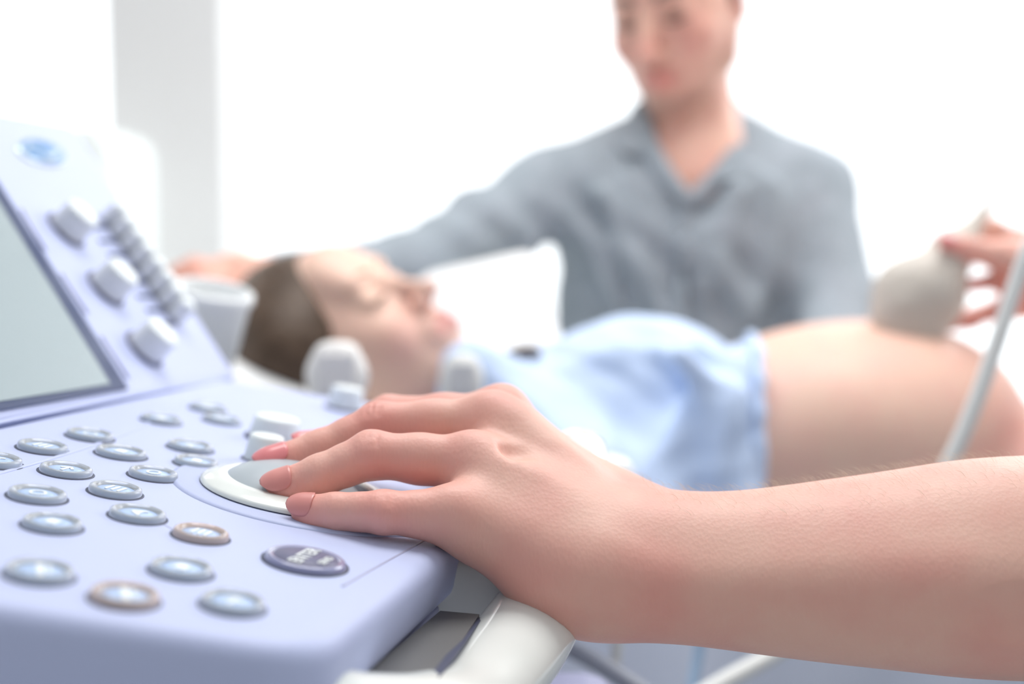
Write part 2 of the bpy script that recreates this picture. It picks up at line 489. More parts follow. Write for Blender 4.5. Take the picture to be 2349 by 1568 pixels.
# ------------------------------------------------------------------ console: control surface frame
N1 = CV(90.4, 465.8, 32.4).normalized()
def Zp(px, py): return 54.8 / (128 + .17 * (py - 1135) - .033 * (px - 85))
def Q1(px, py, h=0.0): return P(px, py, Zp(px, py)) + N1 * h
O1 = Q1(700, 1200)
EX1 = (Q1(1015, 1265) - Q1(740, 1480)); EX1 = (EX1 - N1 * EX1.dot(N1)).normalized()   # along the operator's edge, away
EY1 = N1.cross(EX1)                                                                    # towards the screen side
def M1(px, py, h=0.0, base=None):
    p = Q1(px, py, h) if base is None else base
    # text-right = EX1, text-up = EY1
    return Matrix((( EX1.x, EY1.x, N1.x, p.x), (EX1.y, EY1.y, N1.y, p.y), (EX1.z, EY1.z, N1.z, p.z), (0, 0, 0, 1)))

console = empty('ultrasound_console', Vector((-0.2, 0.58, 0.0)), label='lavender ultrasound console with round buttons, white knobs and tilted side screen', cat='ultrasound machine')

c_near_r = Q1(732, 1502); c_far_r = c_near_r + (Q1(1015, 1265) - c_near_r) * 1.0
tt = (0.84 - .332) / (.459 - .332)
c_far_r = Q1(740, 1480) + (Q1(1015, 1265) - Q1(740, 1480)) * (0.535 / (Q1(1015, 1265) - Q1(740, 1480)).length)
c_far_l = Q1(500, 866)
c_near_l = c_near_r + (Q1(0, 1392) - c_near_r) * 3.0
deck_poly = round_poly([c_near_l, c_near_r, c_far_r, c_far_l, Q1(-60, 985), Q1(-500, 1100)], [0, .022, .02, .0, 0, 0])
deck = link_mesh('control_deck', prism_mesh('control_deck', deck_poly, N1, 0.027), M['lav'], console, smooth=False)
bevel(deck, 0.007, 4)
for p_ in deck.data.polygons: p_.use_smooth = True
# lower housing, set in, and the pedestal down to the floor
def inset(p, c, f): return c + (p - c) * f
cc = sum(deck_poly, Vector()) / len(deck_poly)
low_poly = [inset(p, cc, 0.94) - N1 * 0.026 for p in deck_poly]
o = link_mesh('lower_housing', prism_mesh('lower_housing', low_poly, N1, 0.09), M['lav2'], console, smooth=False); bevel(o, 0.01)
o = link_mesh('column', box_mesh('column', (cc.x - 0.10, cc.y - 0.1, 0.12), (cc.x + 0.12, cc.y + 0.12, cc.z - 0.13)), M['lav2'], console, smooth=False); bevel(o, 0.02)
o = link_mesh('base', box_mesh('base', (cc.x - 0.24, cc.y - 0.26, 0.03), (cc.x + 0.24, cc.y + 0.26, 0.14)), M['white'], console, smooth=False); bevel(o, 0.03)
for sx in (-1, 1):
    for sy in (-1, 1):
        me = lathe_mesh('caster', [(0, -.014), (.028, -.014), (.033, -.008), (.033, .008), (.028, .014), (0, .014)], 24)
        link_mesh('caster', me, M['dark'], console, mtx=Matrix.Translation((cc.x + sx * .2, cc.y + sy * .22, .034)) @ Matrix.Rotation(math.pi / 2, 4, 'Y'))

# raised bead lines on the deck
def bead(name, pxs, r, mat, h=0.0):
    pts = catmull([Q1(x, y, h) for x, y in pxs], 8)
    return link_mesh(name, tube_mesh(name, pts, r, 10, 0.5, N1), mat, console)
bead('deck_bead', [(-500, 1210), (-60, 1100), (0, 1085), (120, 1051), (236, 1013), (325, 978), (420, 925), (470, 900)], 0.0011, M['lav'])
bead('edge_groove', [(785, 1345), (850, 1308), (900, 1280), (960, 1247), (1010, 1216), (1080, 1172)], 0.0005, M['lav2'])
bead('crease_bead', [(-500, 1098), (-60, 984), (0, 968), (150, 938), (330, 902), (500, 872)], 0.0016, M['lav'])
bead('deck_seam', [(360, 1195), (400, 1215)], 0.0003, M['lav2'])

# trackball plateau, ring and ball
plat = lathe_mesh('p', [(0, .0012), (.0585, .0010), (.0605, .0), (.0605, -.002), (0, -.002)], 72)
link_mesh('trackball_plateau', plat, M['lav'], console, mtx=M1(722, 1135, 0.0))
BC = (690, 1136)
link_mesh('ring_gap', lathe_mesh('g', [(0, 0), (.0424, 0), (.0424, .0004), (0, .0006)], 72), M['dark'], console, mtx=M1(*BC, 0.0011))
ring_p = [(.0300, -.001), (.0300, .0036), (.0306, .0045), (.032, .0048), (.036, .0040), (.041, .0024), (.0422, .0015), (.0422, -.001)]
link_mesh('trackball_ring', lathe_mesh('r', ring_p, 72), M['gloss'], console, mtx=M1(*BC, 0.0011))
ball_p = []
R = .031
for i in range(0, 16):
    a = math.radians(62) * i / 15
    ball_p.append((R * math.sin(a) * 1.12, 0.0132 - R * (1 - math.cos(a)) * .72))
link_mesh('trackball', lathe_mesh('b', ball_p, 72), M['ball'], console, mtx=M1(BC[0] - 24, BC[1] - 2, 0.0011))
link_mesh('ball_gap', lathe_mesh('g2', [(0, 0), (.0312, 0), (.0312, .0012), (0, .0012)], 72), M['dark'], console, mtx=M1(*BC, 0.0035))

# buttons
def make_button(mtx, r, rim, lens, glyph, h=.0028):
    k = r / .0100
    rim_p = [(.0100 * k, -.002), (.0100 * k, h * .55), (.0096 * k, h * .88), (.0088 * k, h), (.0082 * k, h * .96), (.0074 * k, h * .62), (.0070 * k, h * .5), (.0070 * k, -.002)]
    b = link_mesh('button', lathe_mesh('button_rim', rim_p, 48), rim, console, mtx=mtx)
    link_mesh('lens', lathe_mesh('lens', [(0, h * .62), (.004 * k, h * .60), (.0072 * k, h * .50), (.0072 * k, -.001), (0, -.001)], 40), lens, b, mtx=mtx)
    link_mesh('surround', lathe_mesh('surround', [(.0109 * k, -.0005), (.0109 * k, .0002), (.0099 * k, .0004), (.0099 * k, -.0005)], 48), M['dark'], b, mtx=mtx)
    if glyph:
        g = glyph_mesh(glyph, .0042 * k)
        link_mesh('symbol', g, M['glyph'], b, mtx=mtx @ Matrix.Translation((0, 0, h * .62)), smooth=False)
    return b
def glyph_mesh(kind, s):
    bm = bmesh.new()
    def bar(x0, y0, x1, y1, w_):
        a = Vector((x0, y0, 0)) * s; b = Vector((x1, y1, 0)) * s
        t = (b - a).normalized(); n_ = Vector((-t.y, t.x, 0)) * w_ * s * .5
        v = [bm.verts.new(p) for p in (a - n_, b - n_, b + n_, a + n_)]
        v2 = [bm.verts.new(x.co + Vector((0, 0, .0003))) for x in v]
        bm.faces.new(v2)
        for i in range(4): bm.faces.new((v[i], v[(i + 1) % 4], v2[(i + 1) % 4], v2[i]))
    if kind == 'bars':
        for i in range(3): bar(-.8, -.6 + i * .6, .8, -.6 + i * .6, .25)
    elif kind == 'square':
        bar(-.6, 0, .6, 0, 1.0)
    elif kind == 'ring':
        for i in range(14):
            a, b = i * math.tau / 14, (i + 1) * math.tau / 14
            bar(.7 * math.cos(a), .6 * math.sin(a), .7 * math.cos(b), .6 * math.sin(b), .22)
    elif kind == 'arrow':
        bar(-.9, 0, .5, 0, .28); bar(.0, .6, .75, 0, .28); bar(0, -.6, .75, 0, .28)
    elif kind == 'mark':
        bar(-.8, -.5, .0, .55, .3); bar(0, .55, .8, -.5, .3); bar(-.5, -.15, .5, -.15, .25)
    elif kind == 'slash':
        bar(-1.0, -.7, 1.0, .7, .45); bar(-.2, -.9, 1.1, .05, .25)
    me = bpy.data.meshes.new('symbol'); bm.to_mesh(me); bm.free(); return me
BTN = [ # px, py (centre of the rim's top), width px, rim, glyph
    (85, 1132, 128, 0, 'ring'), (119, 1198, 132, 0, 'square'), (90, 1309, 152, 0, 'slash'), (285, 1364, 155, 1, 'slash'),
    (415, 1302, 142, 0, 'square'), (533, 1380, 146, 0, 'arrow'), (460, 1222, 126, 1, 'bars'), (315, 1177, 126, 0, 'mark'),
    (264, 1122, 118, 0, 'bars'), (151, 1076, 116, 0, 'arrow'), (351, 1085, 110, 0, 'ring'), (97, 1023, 110, 0, 'bars'),
    (277, 1036, 112, 0, 'square'), (436, 1022, 102, 0, 'mark'), (450, 1058, 100, 0, 'square'), (206, 996, 104, 0, 'ring'),
    (369, 960, 90, 0, 'square'), (476, 934, 82, 0, 'bars'), (508, 961, 84, 0, 'ring'), (-12, 1054, 116, 0, 'mark')]
for px, py, wpx, rim, gl in BTN:
    h = .0028
    base = Q1(px, py + 0.0) 
    z = Zp(px, py); r = wpx / 2 / F_PX * z
    make_button(M1(px, py + h * .5 * F_PX / z), r, M['clear_or'] if rim else M['clear'], M['lens'], gl, h)
# enter key
px, py = 700, 1282
z = Zp(px, py); me_m = M1(px, py + 9)
k = 93 / F_PX * z / .0100
eb = link_mesh('enter_button', lathe_mesh('eb', [(.0100 * k, -.002), (.0100 * k, .0008), (.0098 * k, .0019), (.0091 * k, .0025), (.0084 * k, .0023), (.0078 * k, .0019), (0, .0023)], 64), M['enter_rim'], console, mtx=me_m)
eb['label'] = 'large dark enter button'
link_mesh('button_face', lathe_mesh('ef', [(.0080 * k, .0019), (.0079 * k, .0022), (0, .0025)], 64), M['enter'], eb, mtx=me_m)
link_mesh('surround', lathe_mesh('es', [(.0108 * k, -.0005), (.0108 * k, .00035), (.0099 * k, .0004)], 64), M['dark'], eb, mtx=me_m)
def text_obj(txt, size, mtx, par, mat, name='lettering', shear=0.0):
    cu = bpy.data.curves.new(name, 'FONT'); cu.body = txt; cu.size = size; cu.extrude = .0001
    cu.align_x = 'CENTER'; cu.align_y = 'CENTER'; cu.shear = shear; cu.offset = size * 0.012
    cu.materials.append(mat)
    t_ = bpy.data.objects.new(name, cu); COL.objects.link(t_)
    bpy.context.view_layer.update()
    me_ = bpy.data.meshes.new_from_object(t_.evaluated_get(bpy.context.evaluated_depsgraph_get()))
    bpy.data.objects.remove(t_)
    me_.materials.clear()
    return link_mesh(name, me_, mat, par, mtx=mtx, smooth=False)
text_obj('ENTER', .0068, me_m @ Matrix.Translation((0, .0005, .0026)), eb, M['glyph'])
text_obj('SEND', .0040, me_m @ Matrix.Translation((.0006, -.0070, .0025)), eb, M['glyph'])

# tall white knobs on the deck
def knob(px, py_base, wpx, hpx, par, name='knob'):
    z = Zp(px, py_base); r = wpx / 2 / F_PX * z; h = hpx / F_PX * z * 1.03
    mt = M1(px, py_base)
    k_ = link_mesh(name, lathe_mesh(name, [(r * 1.05, 0.001), (r * 1.02, h * .3), (r * .93, h * .86), (r * .88, h * .97), (r * .78, h * 1.0), (0, h * 1.01)], 48), M['knob'], par, mtx=mt)
    link_mesh('collar', lathe_mesh('collar', [(r * 1.22, 0), (r * 1.2, .0012), (r * .9, .0016)], 48), M['knob_dark'], k_, mtx=mt)
    return k_
knob(603, 1060, 86, 62, console)
knob(628, 1008, 112, 52, console)
knob(790, 938, 78, 50, console)

# ------------------------------------------------------------------ console: tilted side panel with screen
N2 = CV(.74, .65, .15)
d2v = Q1(500, 872) - Q1(0, 965)
N2 = (N2 - d2v.normalized() * N2.dot(d2v.normalized())).normalized()
A2 = Q1(0, 965)
def Q2(px, py, h=0.0):
    ray = P(px, py, 1.0) - CAM
    t = (A2 - CAM).dot(N2) / ray.dot(N2)
    return CAM + ray * t + N2 * h
E2 = d2v.normalized(); U2 = N2.cross(E2)
if U2.z < 0: U2 = -U2
def M2(p):
    X = U2.cross(N2)
    return Matrix(((X.x, U2.x, N2.x, p.x), (X.y, U2.y, N2.y, p.y), (X.z, U2.z, N2.z, p.z), (0, 0, 0, 1)))
pr = Q2(548, 866); ptr = Q2(168, 284); ptl = ptr + (Q2(0, 255) - ptr) * 2.6; pbl = pr - E2 * 0.62
mon = link_mesh('side_panel', prism_mesh('side_panel', round_poly([pr, ptr, ptl, pbl], [.0, .014, .03, 0], 8), N2, 0.028), M['lav'], console, smooth=False)
bevel(mon, .005, 4)
for p_ in mon.data.polygons: p_.use_smooth = True
# screen
s_br = Q2(290, 893); s_tr = Q2(0, 432); s_bl = s_br - E2 * 0.36; s_tr2 = s_br + (s_tr - s_br) * 1.12; s_tl = s_bl + (s_tr2 - s_br)
fr = [s_br, s_tr2, s_tl, s_bl]
scr = link_mesh('screen_frame', prism_mesh('screen_frame', [p + N2 * .0015 for p in fr], N2, .003), M['frame'], console, smooth=False)
ce = sum(fr, Vector()) / 4
ins_ = [p + (E2 * (-.016 if (p - ce).dot(E2) > 0 else .016)) + (U2 * (-.0042 if (p - ce).dot(U2) > 0 else .0042)) + N2 * .002 for p in fr]
link_mesh('screen', prism_mesh('screen', ins_, N2, .003), M['screen'], scr, smooth=False)
# double bead beside the frame, in segments
for (a, b) in (((48, 482), (102, 575)), ((140, 630), (198, 720)), ((232, 773), (292, 868))):
    link_mesh('trim_strip', tube_mesh('t', [Q2(*a, .0006), Q2(*b, .0006)], .0011, 8, .6, N2), M['lav2'], console)
# big knobs
def pknob(px, py, r, h, name, par=console):
    p = Q2(px, py); mt = M2(p)
    k_ = link_mesh(name, lathe_mesh(name, [(r, .0012), (r, h * .3), (r * .97, h * .80), (r * .95, h * .93)], 40), M['knob_grey'], par, mtx=mt)
    link_mesh('cap', lathe_mesh('cap', [(r * .95, h * .92), (r * .93, h * .98), (r * .82, h * 1.03), (0, h * 1.05)], 40), M['knob'], k_, mtx=mt)
    link_mesh('collar', lathe_mesh('collar', [(r * 1.2, 0), (r * 1.2, .0012), (r * .9, .002)], 40), M['knob_dark'], k_, mtx=mt)
    return k_
for (x, y) in ((150, 528), (241, 663), (330, 802)): pknob(x, y, .0118, .0175, 'knob')
for i in range(8):
    t = i / 7
    x = 245 + t * 152; y = 508 + t * 222
    p = Q2(x, y); mt = M2(p)
    r = .0072
    sk = link_mesh('slider_knob', lathe_mesh('slider_knob', [(r, .002), (r, .011), (r * .95, .0145)], 28, 1.0, .85), M['knob_grey'], console, mtx=mt)
    link_mesh('cap', lathe_mesh('cap', [(r * .95, .0143), (r * .85, .0160), (0, .0164)], 28, 1.0, .85), M['knob'], sk, mtx=mt)
    sl = M2(Q2(x - 16, y + 12, .0002))
    link_mesh('slot', tube_mesh('slot', [Q2(x - 38, y + 14, .0003), Q2(x + 6, y + 12, .0003)], .0016, 8, .35, N2), M['frame'], sk)
# badge
pb = Q2(95, 352)
bx = (Q2(150, 362) - Q2(40, 342)); rx = bx.length / 2; bxn = bx.normalized(); byn = N2.cross(bxn)
mb = Matrix(((bxn.x, byn.x, N2.x, pb.x), (bxn.y, byn.y, N2.y, pb.y), (bxn.z, byn.z, N2.z, pb.z), (0, 0, 0, 1)))
by_ = (Q2(88, 326) - Q2(103, 379)) * .5
mb = Matrix(((bxn.x, by_.x / rx, N2.x, pb.x), (bxn.y, by_.y / rx, N2.y, pb.y), (bxn.z, by_.z / rx, N2.z, pb.z), (0, 0, 0, 1)))
def baked(me_): me_.transform(mb); return me_
bd = link_mesh('badge', baked(lathe_mesh('badge', [(rx * 1.06, 0), (rx * 1.04, .0016), (rx * .97, .0022), (0, .0024)], 48)), M['badge_rim'], console)
link_mesh('badge_face', baked(lathe_mesh('bf', [(rx * .93, .0016), (rx * .92, .0025), (0, .0027)], 48)), M['badge'], bd)
sw = [mb @ Vector((rx * x, rx * y, .0029)) for x, y in ((-.75, -.05), (-.45, .35), (-.1, -.12), (.2, -.45), (.5, .05), (.75, .2))]
link_mesh('badge_swirl', tube_mesh('sw', catmull(sw, 6), [.0008 + .0012 * math.sin(math.pi * i / 30) for i in range(31)], 8, .3, N2), M['badge_rim'], bd)

# handle around the operator's edge
def handle():
    pts = [P(1330, 1020, .60), P(1345, 1130, .56), P(1320, 1250, .530), P(1270, 1340, .502), P(1222, 1425, .470), P(1160, 1515, .438), P(1080, 1595, .405), P(985, 1628, .376), P(850, 1625, .362), P(710, 1600, .352), P(560, 1600, .345), P(430, 1620, .345)]
    pts = catmull(pts, 8)
    n_ = len(pts)
    rr = []
    for i in range(n_):
        t = i / (n_ - 1)
        rr.append(.0130 + .0060 * math.exp(-((t - .42) / .24) ** 2))
    me = tube_mesh('handle', pts, rr, 28, .72, N1)
    return link_mesh('handle', me, M['gloss'], console)
handle()
# bracket and tray between deck and handle
br = Sculpt()
br.B(P(1095, 1350, .505), (.020, .016, .016), .004, 0, axes=(EX1, EY1, N1))
br.B(P(1200, 1340, .515), (.020, .024, .010), .004, .006, axes=(EX1, EY1, N1))
link_mesh('handle_bracket', br.mesh('handle_bracket', .0015), M['probe_g'], console)
tp = [P(820, 1560, .375), P(1010, 1400, .462), P(1100, 1408, .455), P(1000, 1560, .372)]
link_mesh('tray', prism_mesh('tray', tp, N1, .01), M['grey_dark'], console, smooth=False)
tp = [P(985, 1545, .3745), P(1090, 1412, .452), P(1110, 1408, .452), P(1010, 1545, .3745)]
link_mesh('gap_strip', prism_mesh('gap_strip', [p - N1 * .001 for p in tp], N1, .004), M['dark'], console, smooth=False)

# ------------------------------------------------------------------ people: shared head
def head_frame(org, f, u, s=1.0):
    f = Vector(f).normalized(); u = Vector(u); u = (u - f * u.dot(f)).normalized(); r = f.cross(u)
    def T(x, y, z): return org + (r * x + f * y + u * z) * s
    return T, (r, f, u), s
def add_head(sc, H, jaw=1.0, nose=1.0, closed=True, neck_to=None, neck_r=.052):
    T, ax, s = H
    sc.E(T(0, -.014, .045), (.073 * s, .092 * s, .084 * s), .01, ax)
    sc.E(T(0, .030, -.012), (.064 * s, .060 * s, .090 * s), .02, ax)
    sc.E(T(0, .036, -.062), (.049 * jaw * s, .046 * s, .044 * s), .02, ax)
    for g in (-1, 1):
        sc.E(T(g * .040, .004, -.012), (.035 * s, .055 * s, .060 * s), .02, ax)
        sc.C(T(g * .050 * jaw, .006, -.030), T(g * .047 * jaw, .012, -.060), .018 * s, .016 * s, .02)
        sc.C(T(g * .046 * jaw, .012, -.060), T(g * .015, .068, -.098), .016 * s, .013 * s, .02)
        sc.E(T(g * .040, .058, -.022), (.022 * s, .022 * s, .022 * s), .02, ax)
    sc.E(T(0, .074, -.097), (.020 * jaw * s, .015 * s, .015 * s), .014, ax)
    sc.C(T(-.034, .078, .034), T(.034, .078, .034), .012 * s, .012 * s, .014)
    sc.E(T(0, .066, .060), (.045 * s, .022 * s, .032 * s), .02, ax)
    for g in (-1, 1):
        sc.E(T(g * .032, .096, .013), (.016 * s, .012 * s, .011 * s), .012, ax, sub=True)
        sc.E(T(g * .032, .074, .012), (.0150 * s, .0135 * s, .0125 * s), .004, ax)
        sc.C(T(g * .020, .0865, .007), T(g * .044, .0805, .0075), .0028 * s, .0022 * s, .003)
    sc.C(T(0, .084, .022), T(0, .108, -.022), .0075 * s * nose, .0095 * s * nose, .010)
    sc.E(T(0, .112, -.027), (.0095 * s * nose, .0105 * s, .0085 * s), .006, ax)
    for g in (-1, 1):
        sc.E(T(g * .0105, .100, -.030), (.0065 * s * nose, .009 * s, .0065 * s), .005, ax)
        sc.E(T(g * .0065, .104, -.0375), (.003 * s, .0045 * s, .003 * s), .002, ax, sub=True)
    sc.E(T(0, .084, -.058), (.026 * s, .014 * s, .022 * s), .012, ax)
    for g in (-1, 1):
        sc.C(T(0, .0985, -.0540), T(g * .022, .086, -.0585), .0052 * s, .0022 * s, .004)
        sc.C(T(0, .0975, -.0665), T(g * .020, .086, -.0605), .0062 * s, .0025 * s, .004)
        sc.C(T(0, .1040, -.0600), T(g * .023, .089, -.0595), .0012 * s, .0010 * s, .002, True)
        # ear
        sc.E(T(g * .078, -.008, .004), (.007 * s, .018 * s, .031 * s), .004, (ax[0] * .92 + ax[1] * -.39 * g, ax[1] * .92 + ax[0] * .39 * g, ax[2]))
        sc.E(T(g * .085, -.002, .006), (.004 * s, .009 * s, .016 * s), .003, ax, sub=True)
    if neck_to is not None:
        sc.C(T(0, -.022, -.045), neck_to, neck_r * s, neck_r * s * 1.08, .02)
def face_tints(H):
    T, ax, s = H
    L = [(T(0, .10, -.056), (.012 * s, .012 * s, .012 * s), .9), (T(0, .10, -.066), .011 * s, .85), (T(.014, .092, -.060), .009 * s, .8), (T(-.014, .092, -.060), .009 * s, .8),
         (T(.045, .068, -.03), .024 * s, .30), (T(-.045, .068, -.03), .024 * s, .30), (T(0, .118, -.03), .012 * s, .28),
         (T(.08, -.008, .004), .025 * s, .35), (T(-.08, -.008, .004), .025 * s, .35)]
    return L
def brow(H, g, par, mat, th=.0022):
    T, ax, s = H
    pts = catmull([T(g * .014, .0930, .032), T(g * .030, .0915, .037), T(g * .046, .0835, .034)], 6)
    return link_mesh('eyebrow', tube_mesh('eyebrow', pts, [th * s * (1.2 - .8 * i / 12) for i in range(13)], 8, 1.6), mat, par)
def lashes(H, g, par, mat, drop=0.0):
    T, ax, s = H
    pts = catmull([T(g * .018, .0875, .006 - drop), T(g * .032, .0905, .0035 - drop), T(g * .046, .0825, .0065 - drop)], 6)
    return link_mesh('eyelash', tube_mesh('eyelash', pts, [(.0006 + .0012 * math.sin(math.pi * i / 12)) * s for i in range(13)], 8, 1.0), mat, par)
def nail(tip, d, nrm, r, L, par, mat, over=.0015, spread=.98):
    d = Vector(d).normalized(); nrm = Vector(nrm); nrm = (nrm - d * nrm.dot(d)).normalized(); side = d.cross(nrm)
    bm = bmesh.new(); rows = []
    nu, nv = 13, 15
    for j in range(nv):
        v = j / (nv - 1)
        y = -L + over + r * .75 + L * v
        e = 1.0
        if v > .45: e = max(0.0, 1 - ((v - .45) / .56) ** 2) ** .6 * .95 + .05
        if v < .30: e = .40 + .60 * math.sqrt(max(0, 1 - ((.30 - v) / .30) ** 2))
        # radius follows the finger, falling off towards the tip
        q = min(max(y / r, 0), 1.25)
        rad = r * 1.06 * (1 - .22 * q * q) + .0001
        row = []
        for i in range(nu):
            a = (i / (nu - 1) * 2 - 1) * spread * e
            row.append(bm.verts.new(tip + d * y + (nrm * math.cos(a) + side * math.sin(a)) * rad))
        rows.append(row)
    for j in range(nv - 1):
        for i in range(nu - 1): bm.faces.new((rows[j][i], rows[j][i + 1], rows[j + 1][i + 1], rows[j + 1][i]))
    me = bpy.data.meshes.new('fingernail'); bm.to_mesh(me); bm.free()
    o = link_mesh('fingernail', me, mat, par)
    sm = o.modifiers.new('solid', 'SOLIDIFY'); sm.thickness = .0004; sm.offset = 1.0
    return o

# ------------------------------------------------------------------ operator: left hand on the trackball, right hand with the probe
op_root = empty('person', Vector((.62, .80, 0)), label='operator in white tunic, one hand on the trackball, the other holding the probe', cat='person')
hs = Sculpt()
MCP = [P(1150, 948, .545), P(1125, 968, .518), P(1085, 1062, .490), P(1045, 1184, .466)]
PIP = [P(890, 952, .556), P(868, 974, .524), P(852, 1043, .488), P(880, 1174, .459)]
DIP = [P(785, 1018, .552), P(735, 1030, .518), P(735, 1090, .484), P(770, 1173, .461)]
TIP = [P(700, 1024, .545), P(627, 1062, .511), P(645, 1117, .482), P(702, 1170, .464)]
WR = [P(1470, 1240, .500), P(1455, 1262, .488), P(1435, 1295, .476), P(1405, 1335, .468)]
RM = [.0108, .0112, .0108, .0098]; RP = [.0092, .0100, .0099, .0083]; RDi = [.0078, .0084, .0084, .0071]; RT = [.0063, .0068, .0068, .0060]
for i in range(4):
    mid = (MCP[i] + PIP[i]) / 2
    hs.C(MCP[i], mid, RM[i] * .98, RP[i] * .93, .007)
    hs.C(mid, PIP[i], RP[i] * .93, RP[i], .007)
    m2 = (PIP[i] + DIP[i]) / 2
    hs.C(PIP[i], m2, RP[i], RDi[i] * 1.0, .003)
    hs.C(m2, DIP[i], RDi[i] * 1.0, RDi[i], .003)
    hs.C(DIP[i], TIP[i], RDi[i], RT[i], .003)
    pad = TIP[i] * .65 + DIP[i] * .35 - N1 * RT[i] * .35
    hs.E(pad, (RT[i] * 1.0,) * 3, .004)
dors = CV(0, .78, .62)
for i in range(4):
    up = [.0105, .0115, .0112, .0105][i]
    a = MCP[i] - (MCP[i] - WR[i]) * .0
    hs.C(MCP[i], WR[i], RM[i] * 1.0, .0148, .010)
    # knuckle bump
    hs.E(MCP[i] + dors * .0022, (.0098, .0098, .0098), .006)
# palm body and pads
hs.C(P(1180, 1010, .512), P(1400, 1235, .485), .0135, .017, .014)
hs.C(P(1140, 1125, .482), P(1380, 1275, .474), .0135, .018, .014)
hs.C(P(1120, 1225, .470), P(1320, 1330, .466), .0120, .0185, .014)       # little-finger side of the palm
hs.E(P(1290, 1325, .468), (.020, .016, .016), .012)
# thumb: leaves the far side of the palm near the wrist, tucked beneath the index finger
TH = [P(1420, 1170, .512), P(1260, 1085, .548), P(1110, 1050, .575), P(1010, 1040, .585)]
hs.chain(TH, [.0165, .0135, .0105, .0080], .010)
# tendons
hs.chain([MCP[1] + dors * .0070, MCP[1] * .6 + WR[1] * .4 + dors * .0105, WR[1] + dors * .0100], [.0028, .0024, .0018], .008)
hs.chain([MCP[2] + dors * .0068, MCP[2] * .6 + WR[2] * .4 + dors * .0105, WR[2] + dors * .0100], [.0030, .0024, .0018], .008)
hs.chain([MCP[0] + dors * .0068, MCP[0] * .6 + WR[0] * .4 + dors * .0100, WR[0] + dors * .0095], [.0028, .0022, .0018], .008)
hs.E((MCP[2] * .75 + WR[2] * .25) * .75 + (MCP[1] * .72 + WR[1] * .28) * .25 + dors * .0168, (.0056, .0048, .0040), .006, None, True)
# wrist and forearm: radius side (far) and ulna side (near)
fa = [P(1440, 1222, .500), P(1520, 1252, .497), P(1700, 1275, .498), P(1900, 1262, .500), P(2120, 1256, .503), P(2349, 1256, .506), P(2750, 1262, .51)]
hs.schain(fa, [.0150, .0142, .0172, .0215, .0262, .0318, .037], .014)
fb = [P(1370, 1322, .470), P(1500, 1340, .467), P(1700, 1352, .465), P(1900, 1352, .463), P(2120, 1352, .461), P(2349, 1352, .460), P(2750, 1335, .47)]
hs.schain(fb, [.0155, .0140, .0160, .0198, .0232, .0262, .034], .014)
fc = [P(1400, 1270, .484), P(1520, 1292, .482), P(1700, 1303, .481), P(1900, 1306, .480), P(2120, 1303, .480), P(2349, 1297, .480), P(2750, 1295, .488)]
hs.schain(fc, [.0180, .0200, .0225, .0270, .0320, .0365, .040], .014)
hs.E(P(1372, 1395, .468), (.016, .010, .0085), .010)     # heel of the hand
# upper arm, hidden off to the side
ELB = P(2750, 1300, .49); SHL = Vector((.52, .66, 1.33))
hs.C(ELB, ELB + (SHL - ELB) * .5, .040, .045, .02)
# skin folds over the knuckles
def folds(i, ps, amp=.0009):
    d = (MCP[i] - PIP[i]).normalized()
    side = d.cross(dors).normalized(); nn = side.cross(d).normalized()
    if nn.dot(dors) < 0: nn = -nn
    for q in ps:
        c = PIP[i] + d * q + nn * (RP[i] + .0004)
        hs.C(c - side * .0045 - nn * .0012, c, .0004, .0006, .0012, True); hs.C(c, c + side * .0045 - nn * .0012, .0006, .0004, .0012, True)
for i in range(1, 4): folds(i, (-.0035, -.001, .002))
tn = []
for i in range(4):
    tn += [(TIP[i], .012, .8), (DIP[i], .010, .45), ((DIP[i] + PIP[i]) / 2, .011, .35), (PIP[i] + dors * .003, .014, .45), ((MCP[i] + PIP[i]) / 2, .013, .30), (MCP[i] + dors * .006, .015, .35)]
tn += [(P(1500, 1350, .45), .022, .3), (P(1250, 1380, .46), .02, .25)]
me = hs.mesh('body', .00125, tints=tn, darks=[(P(1188, 1072, .475), .0022, .28)], smooth_it=1)  # darks paints the shade of the hollow behind the ring knuckle
arm_V, arm_Q = hs.D_info
# the other arm, holding the probe
rs = Sculpt()
DZ = 1.16
def R_(px, py, d=DZ): return P(px, py, d)
rs.chain([R_(2400, 625), R_(2300, 588), R_(2225, 574, 1.15), R_(2168, 556, 1.145)], [.0200, .0145, .0105, .0075], .010)   # thumb
rs.chain([R_(2420, 560, 1.19), R_(2330, 555, 1.19), R_(2275, 525, 1.20), R_(2235, 530, 1.21)], [.018, .0115, .0095, .008], .010)   # index over the back
rs.chain([R_(2340, 668, 1.18), R_(2285, 643, 1.18), R_(2215, 655, 1.175)], [.011, .0085, .0070], .008)
rs.chain([R_(2350, 700, 1.19), R_(2290, 712, 1.19), R_(2225, 735, 1.19), R_(2168, 748, 1.185)], [.012, .0085, .0075, .0065], .008)
rs.chain([R_(2352, 690, 1.195), R_(2300, 700, 1.215), R_(2220, 722, 1.215)], [.012, .008, .0065], .008)
rs.C(R_(2345, 600), R_(2340, 690, 1.18), .017, .014, .014)
rs.chain([R_(2380, 610), R_(2480, 640), R_(2640, 690, 1.14), R_(3000, 780, 1.08)], [.024, .025, .029, .036], .02)
rs.C(R_(3000, 780, 1.08), Vector((.72, .95, 1.2)), .038, .045, .02)
me2 = rs.mesh('arm', .0022, tints=[(R_(2225, 655), .03, .8), (R_(2170, 748), .03, .9), (R_(2230, 730), .03, .9), (R_(2290, 700), .03, .8), (R_(2180, 556, 1.145), .02, .5), (R_(2270, 600), .02, .3)])
